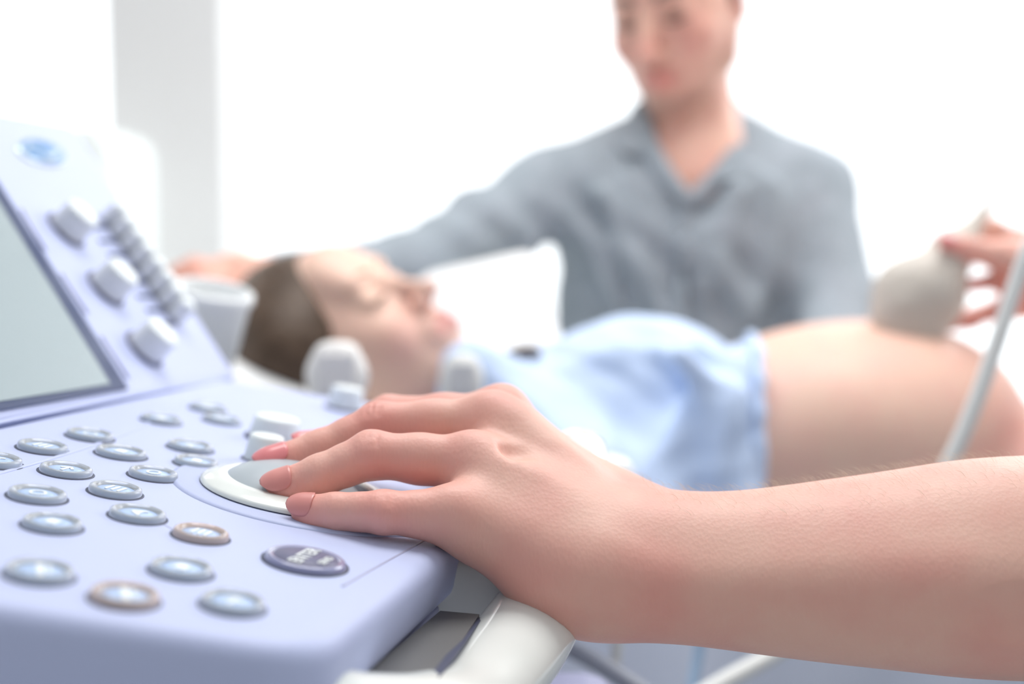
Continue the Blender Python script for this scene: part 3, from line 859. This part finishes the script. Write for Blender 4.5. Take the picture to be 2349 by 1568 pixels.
# head and neck of the operator (outside the frame)
oh = Sculpt(); OH = head_frame(Vector((.66, .80, 1.60)), (-.85, .15, -.30), (-.2, 0, 1), .96)
add_head(oh, OH, .92, .9, neck_to=Vector((.68, .80, 1.44)))
me3 = oh.mesh('head', .0035, tints=face_tints(OH))
def join_meshes(name, L):
    bm = bmesh.new()
    for m_ in L: bm.from_mesh(m_)
    o_ = bpy.data.meshes.new(name); bm.to_mesh(o_); bm.free(); return o_
ob = link_mesh('body', join_meshes('body', [me, me2, me3]), M['skin'], op_root)
oh = Sculpt(); T = OH[0]
oh.E(T(0, -.022, .055), (.080, .095, .088), .01, OH[1]); oh.C(T(0, -.08, .0), T(0, -.11, -.09), .05, .02, .02)
oh.E(T(0, .115, .0), (.075, .075, .09), .01, OH[1], sub=True)
link_mesh('hair', oh.mesh('hair', .004), M['hair'], op_root)
ts = Sculpt()
ts.E((.68, .80, 1.14), (.12, .17, .24), .03); ts.E((.68, .80, .90), (.14, .17, .20), .05)
ts.C(Vector((.66, .68, 1.36)), Vector((.70, .92, 1.36)), .06, .06, .04)
ts.C(SHL + Vector((.06, .02, .01)), ELB + (SHL - ELB) * .36, .066, .062, .03)
ts.C(Vector((.72, .94, 1.33)), Vector((.735, .95, 1.12)), .066, .058, .03)
link_mesh('tunic', ts.mesh('tunic', .006), M['tunic'], op_root)
tr = Sculpt()
tr.E((.72, .80, .70), (.17, .18, .12), .03)
for g in (-1, 1):
    tr.chain([Vector((.72, .80 + g * .10, .68)), Vector((.42, .78 + g * .11, .60)), Vector((.44, .78 + g * .11, .1))], [.085, .065, .05], .03)
link_mesh('trousers', tr.mesh('trousers', .008), M['trouser'], op_root)
for g in (-1, 1):
    sh = Sculpt(); sh.C(Vector((.46, .78 + g * .11, .05)), Vector((.30, .77 + g * .12, .035)), .045, .035, .01); sh.cut((0, 0, .002), (0, 0, -1))
    link_mesh('shoe', sh.mesh('shoe', .006), M['tunic'], op_root)
def stool(x, y, z, label):
    st = empty('stool', Vector((x, y, 0)), label=label, cat='stool')
    link_mesh('seat', lathe_mesh('seat', [(0, z - .06), (.16, z - .06), (.175, z - .045), (.175, z - .015), (.16, z), (0, z)], 40), M['grey_plastic'], st, mtx=Matrix.Translation((x, y, 0)))
    link_mesh('post', lathe_mesh('post', [(.025, .05), (.025, z - .06)], 20), M['metal'], st, mtx=Matrix.Translation((x, y, 0)))
    link_mesh('base', lathe_mesh('base', [(0, 0), (.17, 0), (.17, .012), (.03, .055), (0, .055)], 40), M['metal'], st, mtx=Matrix.Translation((x, y, 0)))
stool(.74, .80, .585, 'grey stool carrying the operator in the white tunic')

# nails on the near hand
vdir = CV(0, .85, .52)
nail_n = [CV(-.1, .85, .5), CV(-.25, .80, .55), CV(-.25, .72, .64), CV(-.1, .70, .71)]
NL = [.0125, .0150, .0128, .0112]
for i in range(4):
    nail(TIP[i], TIP[i] - DIP[i], nail_n[i], RT[i] + .0002, NL[i], op_root, M['nail'] if i < 2 else M['nail2'], over=.0030 if i == 1 else .0018)
dth = R_(2168, 556, 1.145) - R_(2225, 574, 1.15)
nail(R_(2168, 556, 1.145), dth, CV(-.3, .75, .6), .0078, .016, op_root, M['nail'], over=.004)

# fine arm hairs along the upper forearm silhouette
def arm_hairs():
    V = arm_V; Q = arm_Q
    e1 = V[Q[:, 1]] - V[Q[:, 0]]; e2 = V[Q[:, 3]] - V[Q[:, 0]]
    nn = np.cross(e1, e2); nn /= np.maximum(np.linalg.norm(nn, axis=1), 1e-12)[:, None]
    ce = V[Q].mean(1)
    x0 = P(1480, 1200, .48).x; x1 = P(2349, 1200, .48).x
    up = np.array(AX_U[:]); rt = np.array(AX_R[:])
    ok = np.where((ce[:, 0] > x0) & (ce[:, 0] < x1) & (nn @ up > .80))[0]
    rng = np.random.default_rng(5)
    pick = rng.choice(ok, 650)
    verts = []; faces = []
    for q in pick:
        p = ce[q]; n_ = nn[q]
        L = rng.uniform(.003, .0065)
        t = -rt * rng.uniform(.6, 1.1) + up * rng.uniform(-.1, .3) + np.array(AX_F[:]) * rng.uniform(-.4, .4)
        pts = [p, p + n_ * L * .35 + t * L * .35, p + n_ * L * .5 + t * L * .9]
        sd = np.cross(t, n_); sd /= np.linalg.norm(sd)
        b0 = len(verts)
        for k_, (pp, wd) in enumerate(zip(pts, (.00005, .00004, .00001))):
            for a in range(3):
                an = a * math.tau / 3
                verts.append(pp + (sd * math.cos(an) + n_ * math.sin(an)) * wd)
        for k_ in range(2):
            for a in range(3):
                faces.append((b0 + k_ * 3 + a, b0 + k_ * 3 + (a + 1) % 3, b0 + k_ * 3 + 3 + (a + 1) % 3, b0 + k_ * 3 + 3 + a))
    m_ = bpy.data.meshes.new('arm_hair'); m_.from_pydata([tuple(v) for v in verts], [], faces)
    o = link_mesh('arm_hair', m_, M['armhair'], op_root); o['kind'] = 'stuff'
arm_hairs()

# ------------------------------------------------------------------ patient on the bed
DW = 1.18
pat = empty('person', P(1700, 1350, 1.22), label='patient lying with closed eyes, brown hair and pale blue gown above bare belly', cat='person')
HW = head_frame(P(812, 810, DW + .01), CV(.545, .726, .42), CV(-.80, .60, 0), .95)
ws = Sculpt()
add_head(ws, HW, .90, .88, neck_to=P(980, 960, 1.23), neck_r=.046)
ws.C(P(980, 960, 1.23), P(1120, 960, 1.25), .052, .06, .03)
head_me = ws.mesh('head', .0022, tints=face_tints(HW))
ws = Sculpt()
ws.E(P(1930, 985, 1.22), (.165, .150, .110), .03, (AX_R, AX_F, AX_U))
ws.E(P(2045, 965, 1.22), (.128, .128, .098), .02, (AX_R, AX_F, AX_U))
ws.E(P(1640, 1050, 1.24), (.19, .15, .095), .04, (AX_R, AX_F, AX_U))
ws.E(P(2300, 1190, 1.24), (.20, .17, .085), .04, (AX_R, AX_F, AX_U))
ws.E(P(1280, 1000, 1.25), (.16, .15, .08), .04, (AX_R, AX_F, AX_U))
for g in (-1, 1):
    ws.chain([P(2450, 1150, 1.24 + g * .09), P(3000, 1200, 1.24 + g * .10)], [.085, .07], .03)
# navel
ws.E(P(2075, 768, 1.17), (.008, .008, .006), .006, sub=True)
body_me = ws.mesh('torso', .006, tints=[(P(2050, 850, 1.12), (.06, .06, .05), .10), (P(2330, 1000, 1.12), (.05, .08, .06), .35)])
link_mesh('body', join_meshes('body', [head_me, body_me]), M['skin_w'], pat)
for g in (-1, 1):
    brow(HW, g, pat, M['brow'], .0011); lashes(HW, g, pat, M['hair'])
# hair
hw = Sculpt(); T, ax, s = HW
hw.E(T(0, -.024, .052), (.080 * s, .096 * s, .090 * s), .01, ax)
hw.E(P(690, 790, 1.17), (.062, .070, .060), .03, (AX_R, AX_F, AX_U))
hw.E(P(650, 800, 1.15), (.044, .055, .044), .03, (AX_R, AX_F, AX_U))
hw.E(P(735, 850, 1.135), (.034, .030, .030), .03, (AX_R, AX_F, AX_U))
hw.E(T(0, .098, -.030), (.092 * s, .085 * s, .135 * s), .008, ax, sub=True)
hw.E(T(.05, .05, -.05), (.06 * s, .055 * s, .075 * s), .008, ax, sub=True)
link_mesh('hair', hw.mesh('hair', .0028), M['hair'], pat)
lk = catmull([P(1110, 850, 1.14), P(1155, 820, 1.12), P(1215, 803, 1.12), P(1235, 815, 1.16)], 6)
link_mesh('hair_lock', tube_mesh('hl', lk, [.004 + .003 * math.sin(math.pi * i / 18) for i in range(19)], 8, .7), M['hair'], pat)
# gown
gs = Sculpt(); AXC = (AX_R, AX_F, AX_U)
gs.E(P(1470, 900, 1.20), (.105, .085, .078), .03, AXC)
gs.E(P(1480, 900, 1.32), (.100, .075, .074), .04, AXC)
gs.E(P(1640, 1045, 1.24), (.20, .165, .100), .012, AXC)
gs.E(P(1280, 1000, 1.25), (.16, .165, .090), .04, AXC)
gs.E(P(1960, 985, 1.22), (.188, .156, .113), .012, AXC)
gs.C(P(1120, 940, 1.17), P(1100, 930, 1.34), .055, .055, .03)
# sleeve and arm on the near side
gs.chain([P(1140, 960, 1.12), P(1330, 1130, 1.07), P(1480, 1200, 1.08)], [.060, .052, .045], .03)
gs.chain([P(1560, 820, 1.07), P(1655, 930, 1.075), P(1690, 1130, 1.06)], [.010, .012, .018], .02)
# folds running to the gathered hem
for a, b, r_ in (((1520, 800, 1.11), (1700, 900, 1.08), .004), ((1610, 800, 1.11), (1715, 870, 1.09), .004), ((1560, 1130, 1.07), (1640, 960, 1.075), .008),
                 ((1500, 1120, 1.06), (1600, 930, 1.075), .006), ((1645, 1150, 1.055), (1665, 950, 1.07), .007), ((1710, 1150, 1.055), (1665, 940, 1.07), .008),
                 ((1735, 1050, 1.06), (1665, 930, 1.07), .007), ((1725, 800, 1.11), (1680, 930, 1.07), .007), ((1250, 870, 1.13), (1420, 810, 1.12), .003)):
    gs.C(P(*a) + AX_F * .014, P(*b) + AX_F * .012, r_ * 1.1, r_ * 1.5, .024)
gs.C(P(1640, 900, 1.055), P(1628, 1000, 1.05), .006, .007, .012, True)
gs.C(P(1695, 1000, 1.05), P(1672, 1150, 1.04), .004, .008, .010, True)
gs.E(P(1085, 850, 1.10), (.03, .03, .03), .02)
gs.E(P(930, 830, 1.20), (.085, .085, .085), .02, sub=True)
gs.cut(P(1738, 900, 1.15), CV(1, .01, .10))
gs.F(lambda X, Y, Z, D: .0016 * np.sin(X * 95 + 4 * np.sin(Z * 38) + Y * 60) * np.sin(Z * 60 + X * 25))
gown = link_mesh('gown', gs.mesh('gown', .004), M['gown'], pat)
hem = catmull([P(1722, 770, 1.15), P(1738, 800, 1.115), P(1742, 860, 1.085), P(1744, 940, 1.068), P(1738, 1020, 1.062), P(1736, 1100, 1.065), P(1734, 1170, 1.08)], 6)
link_mesh('gown_hem', tube_mesh('hem', hem, [.0050 + .0012 * math.sin(i * 1.1) for i in range(len(hem))], 10), M['gown'], gown)
# trousers/sheet over the legs
ls = Sculpt()
ls.E(P(2760, 1200, 1.24), (.14, .21, .10), .04, AXC)
ls.chain([P(2780, 1200, 1.24), P(3300, 1230, 1.24), P(4200, 1230, 1.24)], [.12, .11, .10], .04)
link_mesh('leg_cover', ls.mesh('leg_cover', .01), M['pillow'], pat)

# bed
bed = empty('examination_bed', Vector((.35, 1.26, 0)), label='examination bed with white mattress, blue side sheet and raised head end', cat='bed')
BZ = .80
o = link_mesh('mattress', box_mesh('mattress', (-.20, 1.0, BZ - .10), (1.75, 1.55, BZ)), M['mattress'], bed, smooth=False); bevel(o, .03, 4)
hp = [Vector((-.19, 1.0, BZ)), Vector((-.19, 1.55, BZ)), Vector((-.47, 1.55, BZ + .13)), Vector((-.47, 1.0, BZ + .13))]
o = link_mesh('head_section', prism_mesh('head_section', hp, Vector((.42, 0, .9)).normalized(), .07), M['bedpad'], bed, smooth=False); bevel(o, .02, 4)
o = link_mesh('bed_frame', box_mesh('bed_frame', (-.35, 1.04, BZ - .17), (1.70, 1.52, BZ - .105)), M['grey_plastic'], bed, smooth=False); bevel(o, .01)
for x in (-.2, 1.5):
    for y in (1.1, 1.46):
        link_mesh('leg', lathe_mesh('leg', [(.022, 0), (.022, BZ - .17)], 20), M['metal'], bed, mtx=Matrix.Translation((x, y, 0)))
# draped side sheet with soft folds
bm = bmesh.new(); rows = []
nx_, nz_ = 220, 30
for j in range(nz_):
    t = j / (nz_ - 1); row = []
    for i in range(nx_):
        x = -.1 + 1.8 * i / (nx_ - 1)
        z_ = BZ + .012 - .42 * t
        fold = (.012 * math.sin(x * 26 + 1.2 * math.sin(x * 9)) + .006 * math.sin(x * 57 + 2)) * min(1, t * 2.2)
        y_ = .985 - .035 * min(1, t * 1.6) + fold
        if j == 0: y_ = 1.04
        row.append(bm.verts.new((x, y_, z_ if j else BZ + .012)))
    rows.append(row)
for j in range(nz_ - 1):
    for i in range(nx_ - 1): bm.faces.new((rows[j][i], rows[j][i + 1], rows[j + 1][i + 1], rows[j + 1][i]))
me = bpy.data.meshes.new('sheet'); bm.to_mesh(me); bm.free()
sh = link_mesh('side_sheet', me, M['sheet'], bed); sh['label'] = 'pale blue sheet hanging at the near side'
sm = sh.modifiers.new('solid', 'SOLIDIFY'); sm.thickness = .003

# pillows
def pillow(name, c, h, rd, axes, label, mat=M['pillow']):
    s_ = Sculpt(); s_.B(c, h, rd, 0, axes)
    o = link_mesh(name, s_.mesh(name, .005, smooth_it=2), mat); tag(o, label, 'pillow'); return o
pillow('pillow', P(735, 985, 1.22), (.15, .15, .045), .038, (CV(.92, -.39, 0), AX_F, CV(.39, .92, 0)), 'cream pillow under the head of the patient')
pu = CV(.18, .98, 0); pxr = CV(.98, -.18, 0)
pillow('pillow', P(1110, 775, 1.42), (.088, .026, .110), .022, (CV(.97, .2, -.05).normalized(), CV(.10, -.60, -.79).normalized(), CV(-.20, .77, -.60).normalized()), 'white pillow standing behind the face and shoulder of the patient')

# ------------------------------------------------------------------ man behind the bed
man = empty('person', P(1580, 1300, 1.80), label='man in grey button shirt looking down, arm stretched over the bed head', cat='person')
DM = 1.64
HM = head_frame(P(1552, 20, DM), CV(-.45, -.46, .765), CV(-.26, .86, .44), 1.13)
msx = Sculpt()
add_head(msx, HM, 1.06, 1.08, neck_to=P(1592, 300, 1.70), neck_r=.047)
msx.C(P(1592, 300, 1.70), P(1585, 420, 1.70), .056, .08, .03)
msx.E(P(1575, 470, 1.68), (.12, .075, .12), .04, AXC)
bd_ = []
Tm = HM[0]
for x in np.linspace(-.050, .050, 7):
    yy = .080 - 11 * x * x
    bd_.append((Tm(x, yy, -.100), .022, .62)); bd_.append((Tm(x * 1.08, yy - .022, -.075 + abs(x) * .3), .020, .42))
for x in (-.016, 0, .016): bd_.append((Tm(x, .100, -.044), (.010, .010, .006), .38))
for g in (-1, 1):
    bd_.append((Tm(g * .032, .090, .011), (.014, .014, .009), .55)); bd_.append((Tm(g * .060, .02, -.05), .02, .35)); bd_.append((Tm(g * .026, .088, -.062), .009, .3))  # eye sockets: their shade painted dark, in the same list as the beard
HMT = dict(tints=face_tints(HM) + [(Tm(x_, .094, -.060), .012, 1.0) for x_ in (-.014, 0, .014)] + [(Tm(0, .11, -.02), .018, .45), (Tm(.05, .07, -.02), .03, .4), (Tm(-.05, .07, -.02), .03, .4)], darks=bd_ + [])
# the hand resting over the bed head
hm2 = msx
hm2.chain([P(1585, 420, 1.70), P(1275, 440, 1.66), P(930, 625, 1.50), P(640, 645, 1.385)], [.05, .035, .030, .024], .01)
HB = P(545, 640, 1.33)
hm2.C(P(640, 640, 1.37), P(545, 632, 1.345), .026, .024, .012)
hm2.C(P(545, 632, 1.345), P(490, 630, 1.33), .024, .017, .014)
for i, (a, b, c) in enumerate((((500, 618, 1.34), (445, 608, 1.335), (402, 622, 1.33)), ((505, 625, 1.325), (450, 620, 1.315), (410, 636, 1.305)),
                               ((510, 640, 1.31), (462, 640, 1.295), (430, 660, 1.285)), ((525, 650, 1.30), (485, 655, 1.285), (460, 676, 1.28)))):
    hm2.chain([P(*a), P(*b), P(*c)], [.0105, .0095, .0075], .005)
hm2.chain([P(560, 655, 1.32), P(545, 685, 1.30), P(515, 700, 1.295)], [.012, .010, .008], .006)
mh2 = hm2.mesh('body', .0026, darks=HMT['darks'], tints=HMT['tints'] + [(P(430, 625, 1.32), .03, .4), (P(510, 665, 1.29), .02, .6)])
link_mesh('body', mh2, M['skin_m'], man)
for g in (-1, 1):
    brow(HM, g, man, M['hair_m'], .0026); lashes(HM, g, man, M['hair_m'], .001)
hh = Sculpt(); T, ax, s = HM
hh.E(T(0, -.020, .058), (.080, .096, .086), .01, ax)
hh.E(T(0, .090, -.012), (.072, .075, .098), .006, ax, sub=True)
hh.E(T(0, -.02, -.09), (.12, .10, .075), .01, ax, sub=True)
for g in (-1, 1):
    hh.C(T(g * .073, .008, .03), T(g * .074, .012, .0), .008, .005, .01)
link_mesh('hair', hh.mesh('hair', .003), M['hair_m'], man)
ss = Sculpt()
ss.E(P(1575, 600, 1.71), (.185, .108, .21), .03, AXC)
ss.E(P(1560, 850, 1.72), (.180, .110, .20), .05, AXC)
ss.E(P(1440, 520, 1.64), (.08, .05, .09), .05, AXC); ss.E(P(1730, 520, 1.65), (.08, .05, .09), .05, AXC)
ss.C(P(1505, 335, 1.71), P(1275, 435, 1.66), .048, .055, .05)
ss.C(P(1665, 330, 1.72), P(1850, 440, 1.70), .048, .060, .05)
ss.C(P(1275, 435, 1.66), P(1110, 535, 1.59), .060, .055, .03)
ss.C(P(1110, 535, 1.59), P(930, 620, 1.50), .055, .046, .03)
ss.C(P(930, 620, 1.50), P(640, 645, 1.385), .046, .034, .02)
ss.C(P(1862, 440, 1.69), P(1925, 700, 1.60), .058, .050, .03)
ss.C(P(1925, 700, 1.60), P(1880, 900, 1.45), .050, .036, .02)
ss.C(P(1588, 220, 1.67), P(1583, 390, 1.615), .064, .036, .01, True)
ss.C(P(1583, 400, 1.60), P(1580, 462, 1.595), .034, .004, .008, True)
# creases
for a, b, r_ in (((1300, 480, 1.605), (1420, 700, 1.60), .007), ((1720, 400, 1.61), (1690, 560, 1.595), .007), ((1800, 470, 1.62), (1740, 700, 1.60), .008), ((1660, 480, 1.595), (1600, 660, 1.592), .006), ((1830, 520, 1.64), (1820, 720, 1.62), .008), ((1380, 450, 1.585), (1520, 720, 1.59), .006), ((1690, 440, 1.59), (1640, 640, 1.585), .008),
                 ((1760, 430, 1.605), (1770, 620, 1.60), .008), ((1620, 540, 1.59), (1720, 720, 1.595), .009), ((1850, 450, 1.63), (1790, 650, 1.61), .007),
                 ((1570, 500, 1.595), (1630, 760, 1.60), .006), ((1900, 500, 1.62), (1940, 690, 1.55), .007), ((1150, 470, 1.56), (1020, 560, 1.50), .006),
                 ((1250, 480, 1.61), (1180, 620, 1.56), .007), ((1040, 520, 1.54), (950, 620, 1.46), .006), ((1440, 420, 1.60), (1470, 640, 1.59), .006)):
    ss.C(P(*a), P(*b), r_ * 1.7, r_ * 1.1, .018)
ss.chain([P(1573, 470, 1.590), P(1566, 560, 1.585), P(1560, 780, 1.590)], [.006, .007, .007], .006)
ss.F(lambda X, Y, Z, D: .0034 * np.sin(X * 62 + 6 * np.sin(Z * 17) + Y * 30) * (.5 + .5 * np.sin(Z * 11 + X * 9 + 1)))
ss.cut((0, 0, .62), (0, 0, -1))
shirt = link_mesh('shirt', ss.mesh('shirt', .0038), M['shirt'], man)
# collar: two folded leaves and the stand
def leaf(pts, th, nm='collar'):
    me = prism_mesh(nm, pts, CV(0, .25, 1).normalized(), th); o = link_mesh(nm, me, M['shirt'], shirt, smooth=False); bevel(o, .002, 2)
    sb = o.modifiers.new('s', 'SUBSURF'); sb.levels = 1; sb.render_levels = 1
    return o
st = catmull([P(1578, 462, 1.582), P(1520, 392, 1.600), P(1478, 320, 1.63), P(1470, 262, 1.68), P(1500, 235, 1.75), P(1590, 222, 1.785), P(1675, 245, 1.77), P(1702, 300, 1.70), P(1690, 350, 1.64), P(1650, 400, 1.605), P(1582, 462, 1.582)], 6)
link_mesh('collar', tube_mesh('collar', st, [.006 + .009 * math.sin(math.pi * i / (len(st) - 1)) for i in range(len(st))], 12, 1.5), M['shirt'], shirt)
leaf([P(1462, 268, 1.640), P(1492, 352, 1.612), P(1440, 352, 1.600), P(1405, 318, 1.63)], .004, 'collar_leaf')
leaf([P(1706, 280, 1.665), P(1756, 345, 1.640), P(1705, 408, 1.594), P(1640, 412, 1.588)], .004, 'collar_leaf')
for y in (520, 600, 680):
    link_mesh('shirt_button', lathe_mesh('sb', [(0, -.001), (.005, -.001), (.005, .001), (0, .0015)], 16), M['shirt'], shirt,
              mtx=Matrix.Translation(P(1566, y, 1.577)) @ Matrix.Rotation(math.pi / 2, 4, 'X'))
mt_ = Sculpt()
b0 = P(1575, 1300, 1.80); b0.z = .60
mt_.E(b0 + Vector((0, 0, .02)), (.19, .14, .12), .03)
for g in (-1, 1):
    mt_.chain([b0 + Vector((g * .10, 0, -.01)), b0 + Vector((g * .17, -.12, -.03)), b0 + Vector((g * .17, .0, -.53))], [.09, .07, .045], .03)
link_mesh('trousers', mt_.mesh('trousers', .008), M['trouser'], man)
for g in (-1, 1):
    sh_ = Sculpt(); q = b0 + Vector((g * .17, .02, 0)); sh_.C(Vector((q.x, q.y, .05)), Vector((q.x, q.y - .16, .035)), .045, .036, .01); sh_.cut((0, 0, .002), (0, 0, -1))
    link_mesh('shoe', sh_.mesh('shoe', .006), M['dark'], man)
stool(b0.x, b0.y + .04, .50, 'grey stool beneath the man in the grey shirt')

# ------------------------------------------------------------------ probes, holder cup, cables
prb = empty('ultrasound_probe', P(2080, 770, 1.17), label='beige ultrasound probe held upright on the bare belly', cat='ultrasound probe')
s_ = Sculpt()
A_ = CV(.45, .89, 0); B_ = CV(.89, -.45, 0)
s_.C(P(2060, 755, 1.17), P(2110, 750, 1.17), .022, .024, .01)
s_.C(P(2075, 700, 1.17), P(2140, 690, 1.17), .030, .030, .012)
s_.C(P(2060, 640, 1.17), P(2140, 655, 1.17), .018, .030, .012)
s_.C(P(2040, 665, 1.17), P(2050, 735, 1.17), .015, .013, .012)
s_.C(P(2120, 660, 1.17), P(2185, 575, 1.17), .030, .020, .016)
s_.C(P(2185, 575, 1.17), P(2225, 530, 1.175), .020, .012, .012)
s_.B(P(2100, 690, 1.17), (.030, .016, .036), .012, .012, (B_, AX_F, A_))
link_mesh('body', s_.mesh('body', .002), M['probe'], prb)
s_ = Sculpt(); s_.B(P(2088, 758, 1.17), (.024, .020, .011), .008, 0, AXC)
s_.C(P(2016, 690, 1.168), P(2036, 745, 1.168), .006, .008, .006)
link_mesh('probe_face', s_.mesh('probe_face', .0015), M['probe_tip'], prb)
link_mesh('strain_relief', tube_mesh('sr', catmull([P(2222, 533, 1.175), P(2240, 512, 1.177), P(2262, 480, 1.18)], 5), [.011 - .0045 * i / 10 for i in range(11)], 14), M['probe'], prb)
link_mesh('cable', tube_mesh('cb', catmull([P(2255, 492, 1.18), P(2275, 462, 1.18), P(2300, 438, 1.18), P(2340, 426, 1.175), P(2410, 418, 1.14), P(2490, 380, 1.08), P(2560, 350, 1.0)], 8), .0046, 12), M['cable'], prb)

cab = tube_mesh('c', catmull([P(2560, 350, 1.0), P(2520, 390, .95), P(2440, 440, .92), P(2375, 540, .90), P(2328, 660, .90), P(2285, 790, .90), P(2235, 930, .90), P(2170, 1075, .90), P(2060, 1260, .90), P(1900, 1410, .88), P(1790, 1490, .86), P(1650, 1568, .82), P(1500, 1660, .78)], 8), .0062, 14)
tag(link_mesh('cable', cab, M['cable']), 'light grey cable hanging across the front of the belly', 'cable')
cab = tube_mesh('c', catmull([P(1180, 1440, .80), P(1290, 1480, .78), P(1370, 1520, .76), P(1450, 1570, .74), P(1560, 1650, .72)], 8), .0060, 12)
tag(link_mesh('cable', cab, M['cable_d']), 'dark cable below the wrist, beside the white handle', 'cable')
cab = tube_mesh('c', catmull([P(1600, 1400, .93), P(1606, 1470, .93), P(1590, 1568, .92), P(1570, 1700, .90)], 8), .0042, 12)  # added tube standing in for a darker wrinkle in the sheet
tag(link_mesh('cable', cab, principled('wrinkle_blue', (.35, .50, .68), .5)), 'blue grey tube added for the darker wrinkle line of the bed sheet', 'cable')

def tall_probe(c, d, w_, h_, label, mat, px, py):
    e = empty('ultrasound_probe', P(px, py + 90, d), label=label, cat='ultrasound probe')
    s = Sculpt(); m = d / F_PX
    s.B(P(px, py, d), (w_ * .60 * m, .016, h_ * .5 * m), .012, 0, AXC)
    s.E(P(px, py + h_ * .08, d), (w_ * m * .98, .0175, h_ * .42 * m), .012, AXC)
    s.B(P(px, py + h_ * .55, d), (w_ * .62 * m, .013, h_ * .35 * m), .010, .012, AXC)
    s.cut(P(px, py - h_ * .47, d), CV(0, 1, 0), .008)
    o = link_mesh('body', s.mesh('body', .0015), mat, e)
    s = Sculpt(); s.B(P(px, py + h_ * .05, d - .0185), (w_ * .58 * m, .0022, h_ * .30 * m), .002, 0, AXC)
    link_mesh('grip_panel', s.mesh('grip_panel', .001), mat, e)
    link_mesh('cable', tube_mesh('cb', catmull([P(px, py + h_ * .8, d), P(px + 8, py + h_ * 1.4, d), P(px + 20, py + h_ * 2.2, d - .02), P(px + 10, py + h_ * 3.4, d - .02)], 6), .004, 10), M['cable'], e)
    return e
tall_probe(0, .93, 74, 150, 'pale grey ultrasound probe parked upright in front of the ear of the patient', M['probe_l'], 773, 848)
tall_probe(0, .95, 50, 120, 'darker grey ultrasound probe parked upright below the chin of the patient', M['probe_g'], 1060, 862)
tall_probe(0, .80, 60, 130, 'white rounded ultrasound probe showing just behind the wrist of the operator', M['white'], 1400, 1098)

# holder cup clipped to the far side of the console
def cup():
    top = P(487, 662, .93); ht = .070
    axz = CV(.20, .95, .24).normalized(); axx = axz.cross(CV(0, 0, 1)).normalized(); axy = axz.cross(axx)
    bot = top - axz * ht
    mt = Matrix(((axx.x, axy.x, axz.x, bot.x), (axx.y, axy.y, axz.y, bot.y), (axx.z, axy.z, axz.z, bot.z), (0, 0, 0, 1)))
    prof = [(.0, .003), (.021, .003), (.0275, ht * .9), (.0285, ht), (.0300, ht + .001), (.0325, ht - .001), (.0330, ht - .007), (.0305, ht - .010), (.0240, 0), (0, 0)]
    e = link_mesh('probe_holder', lathe_mesh('cup', prof, 48), M['white'], None, mtx=mt)
    tag(e, 'white open holder cup beside the tilted panel, in front of a hand', 'holder cup')
    arm = tube_mesh('a', catmull([bot + axz * .01, bot - axz * .03 - AX_R * .02, Q1(430, 900, -.02)], 5), .007, 10)
    link_mesh('arm', arm, M['white'], e)
cup()
# white cabinet in front of the pier
o = link_mesh('cabinet', box_mesh('cabinet', (P(-60, 300, 2.55).x, 2.5, 0), (P(278, 300, 2.55).x, 2.85, P(200, 292, 2.55).z)), M['wallw'], smooth=False); bevel(o, .05, 5)
tag(o, 'white cabinet behind the tilted panel, beside the grey pier', 'cabinet')
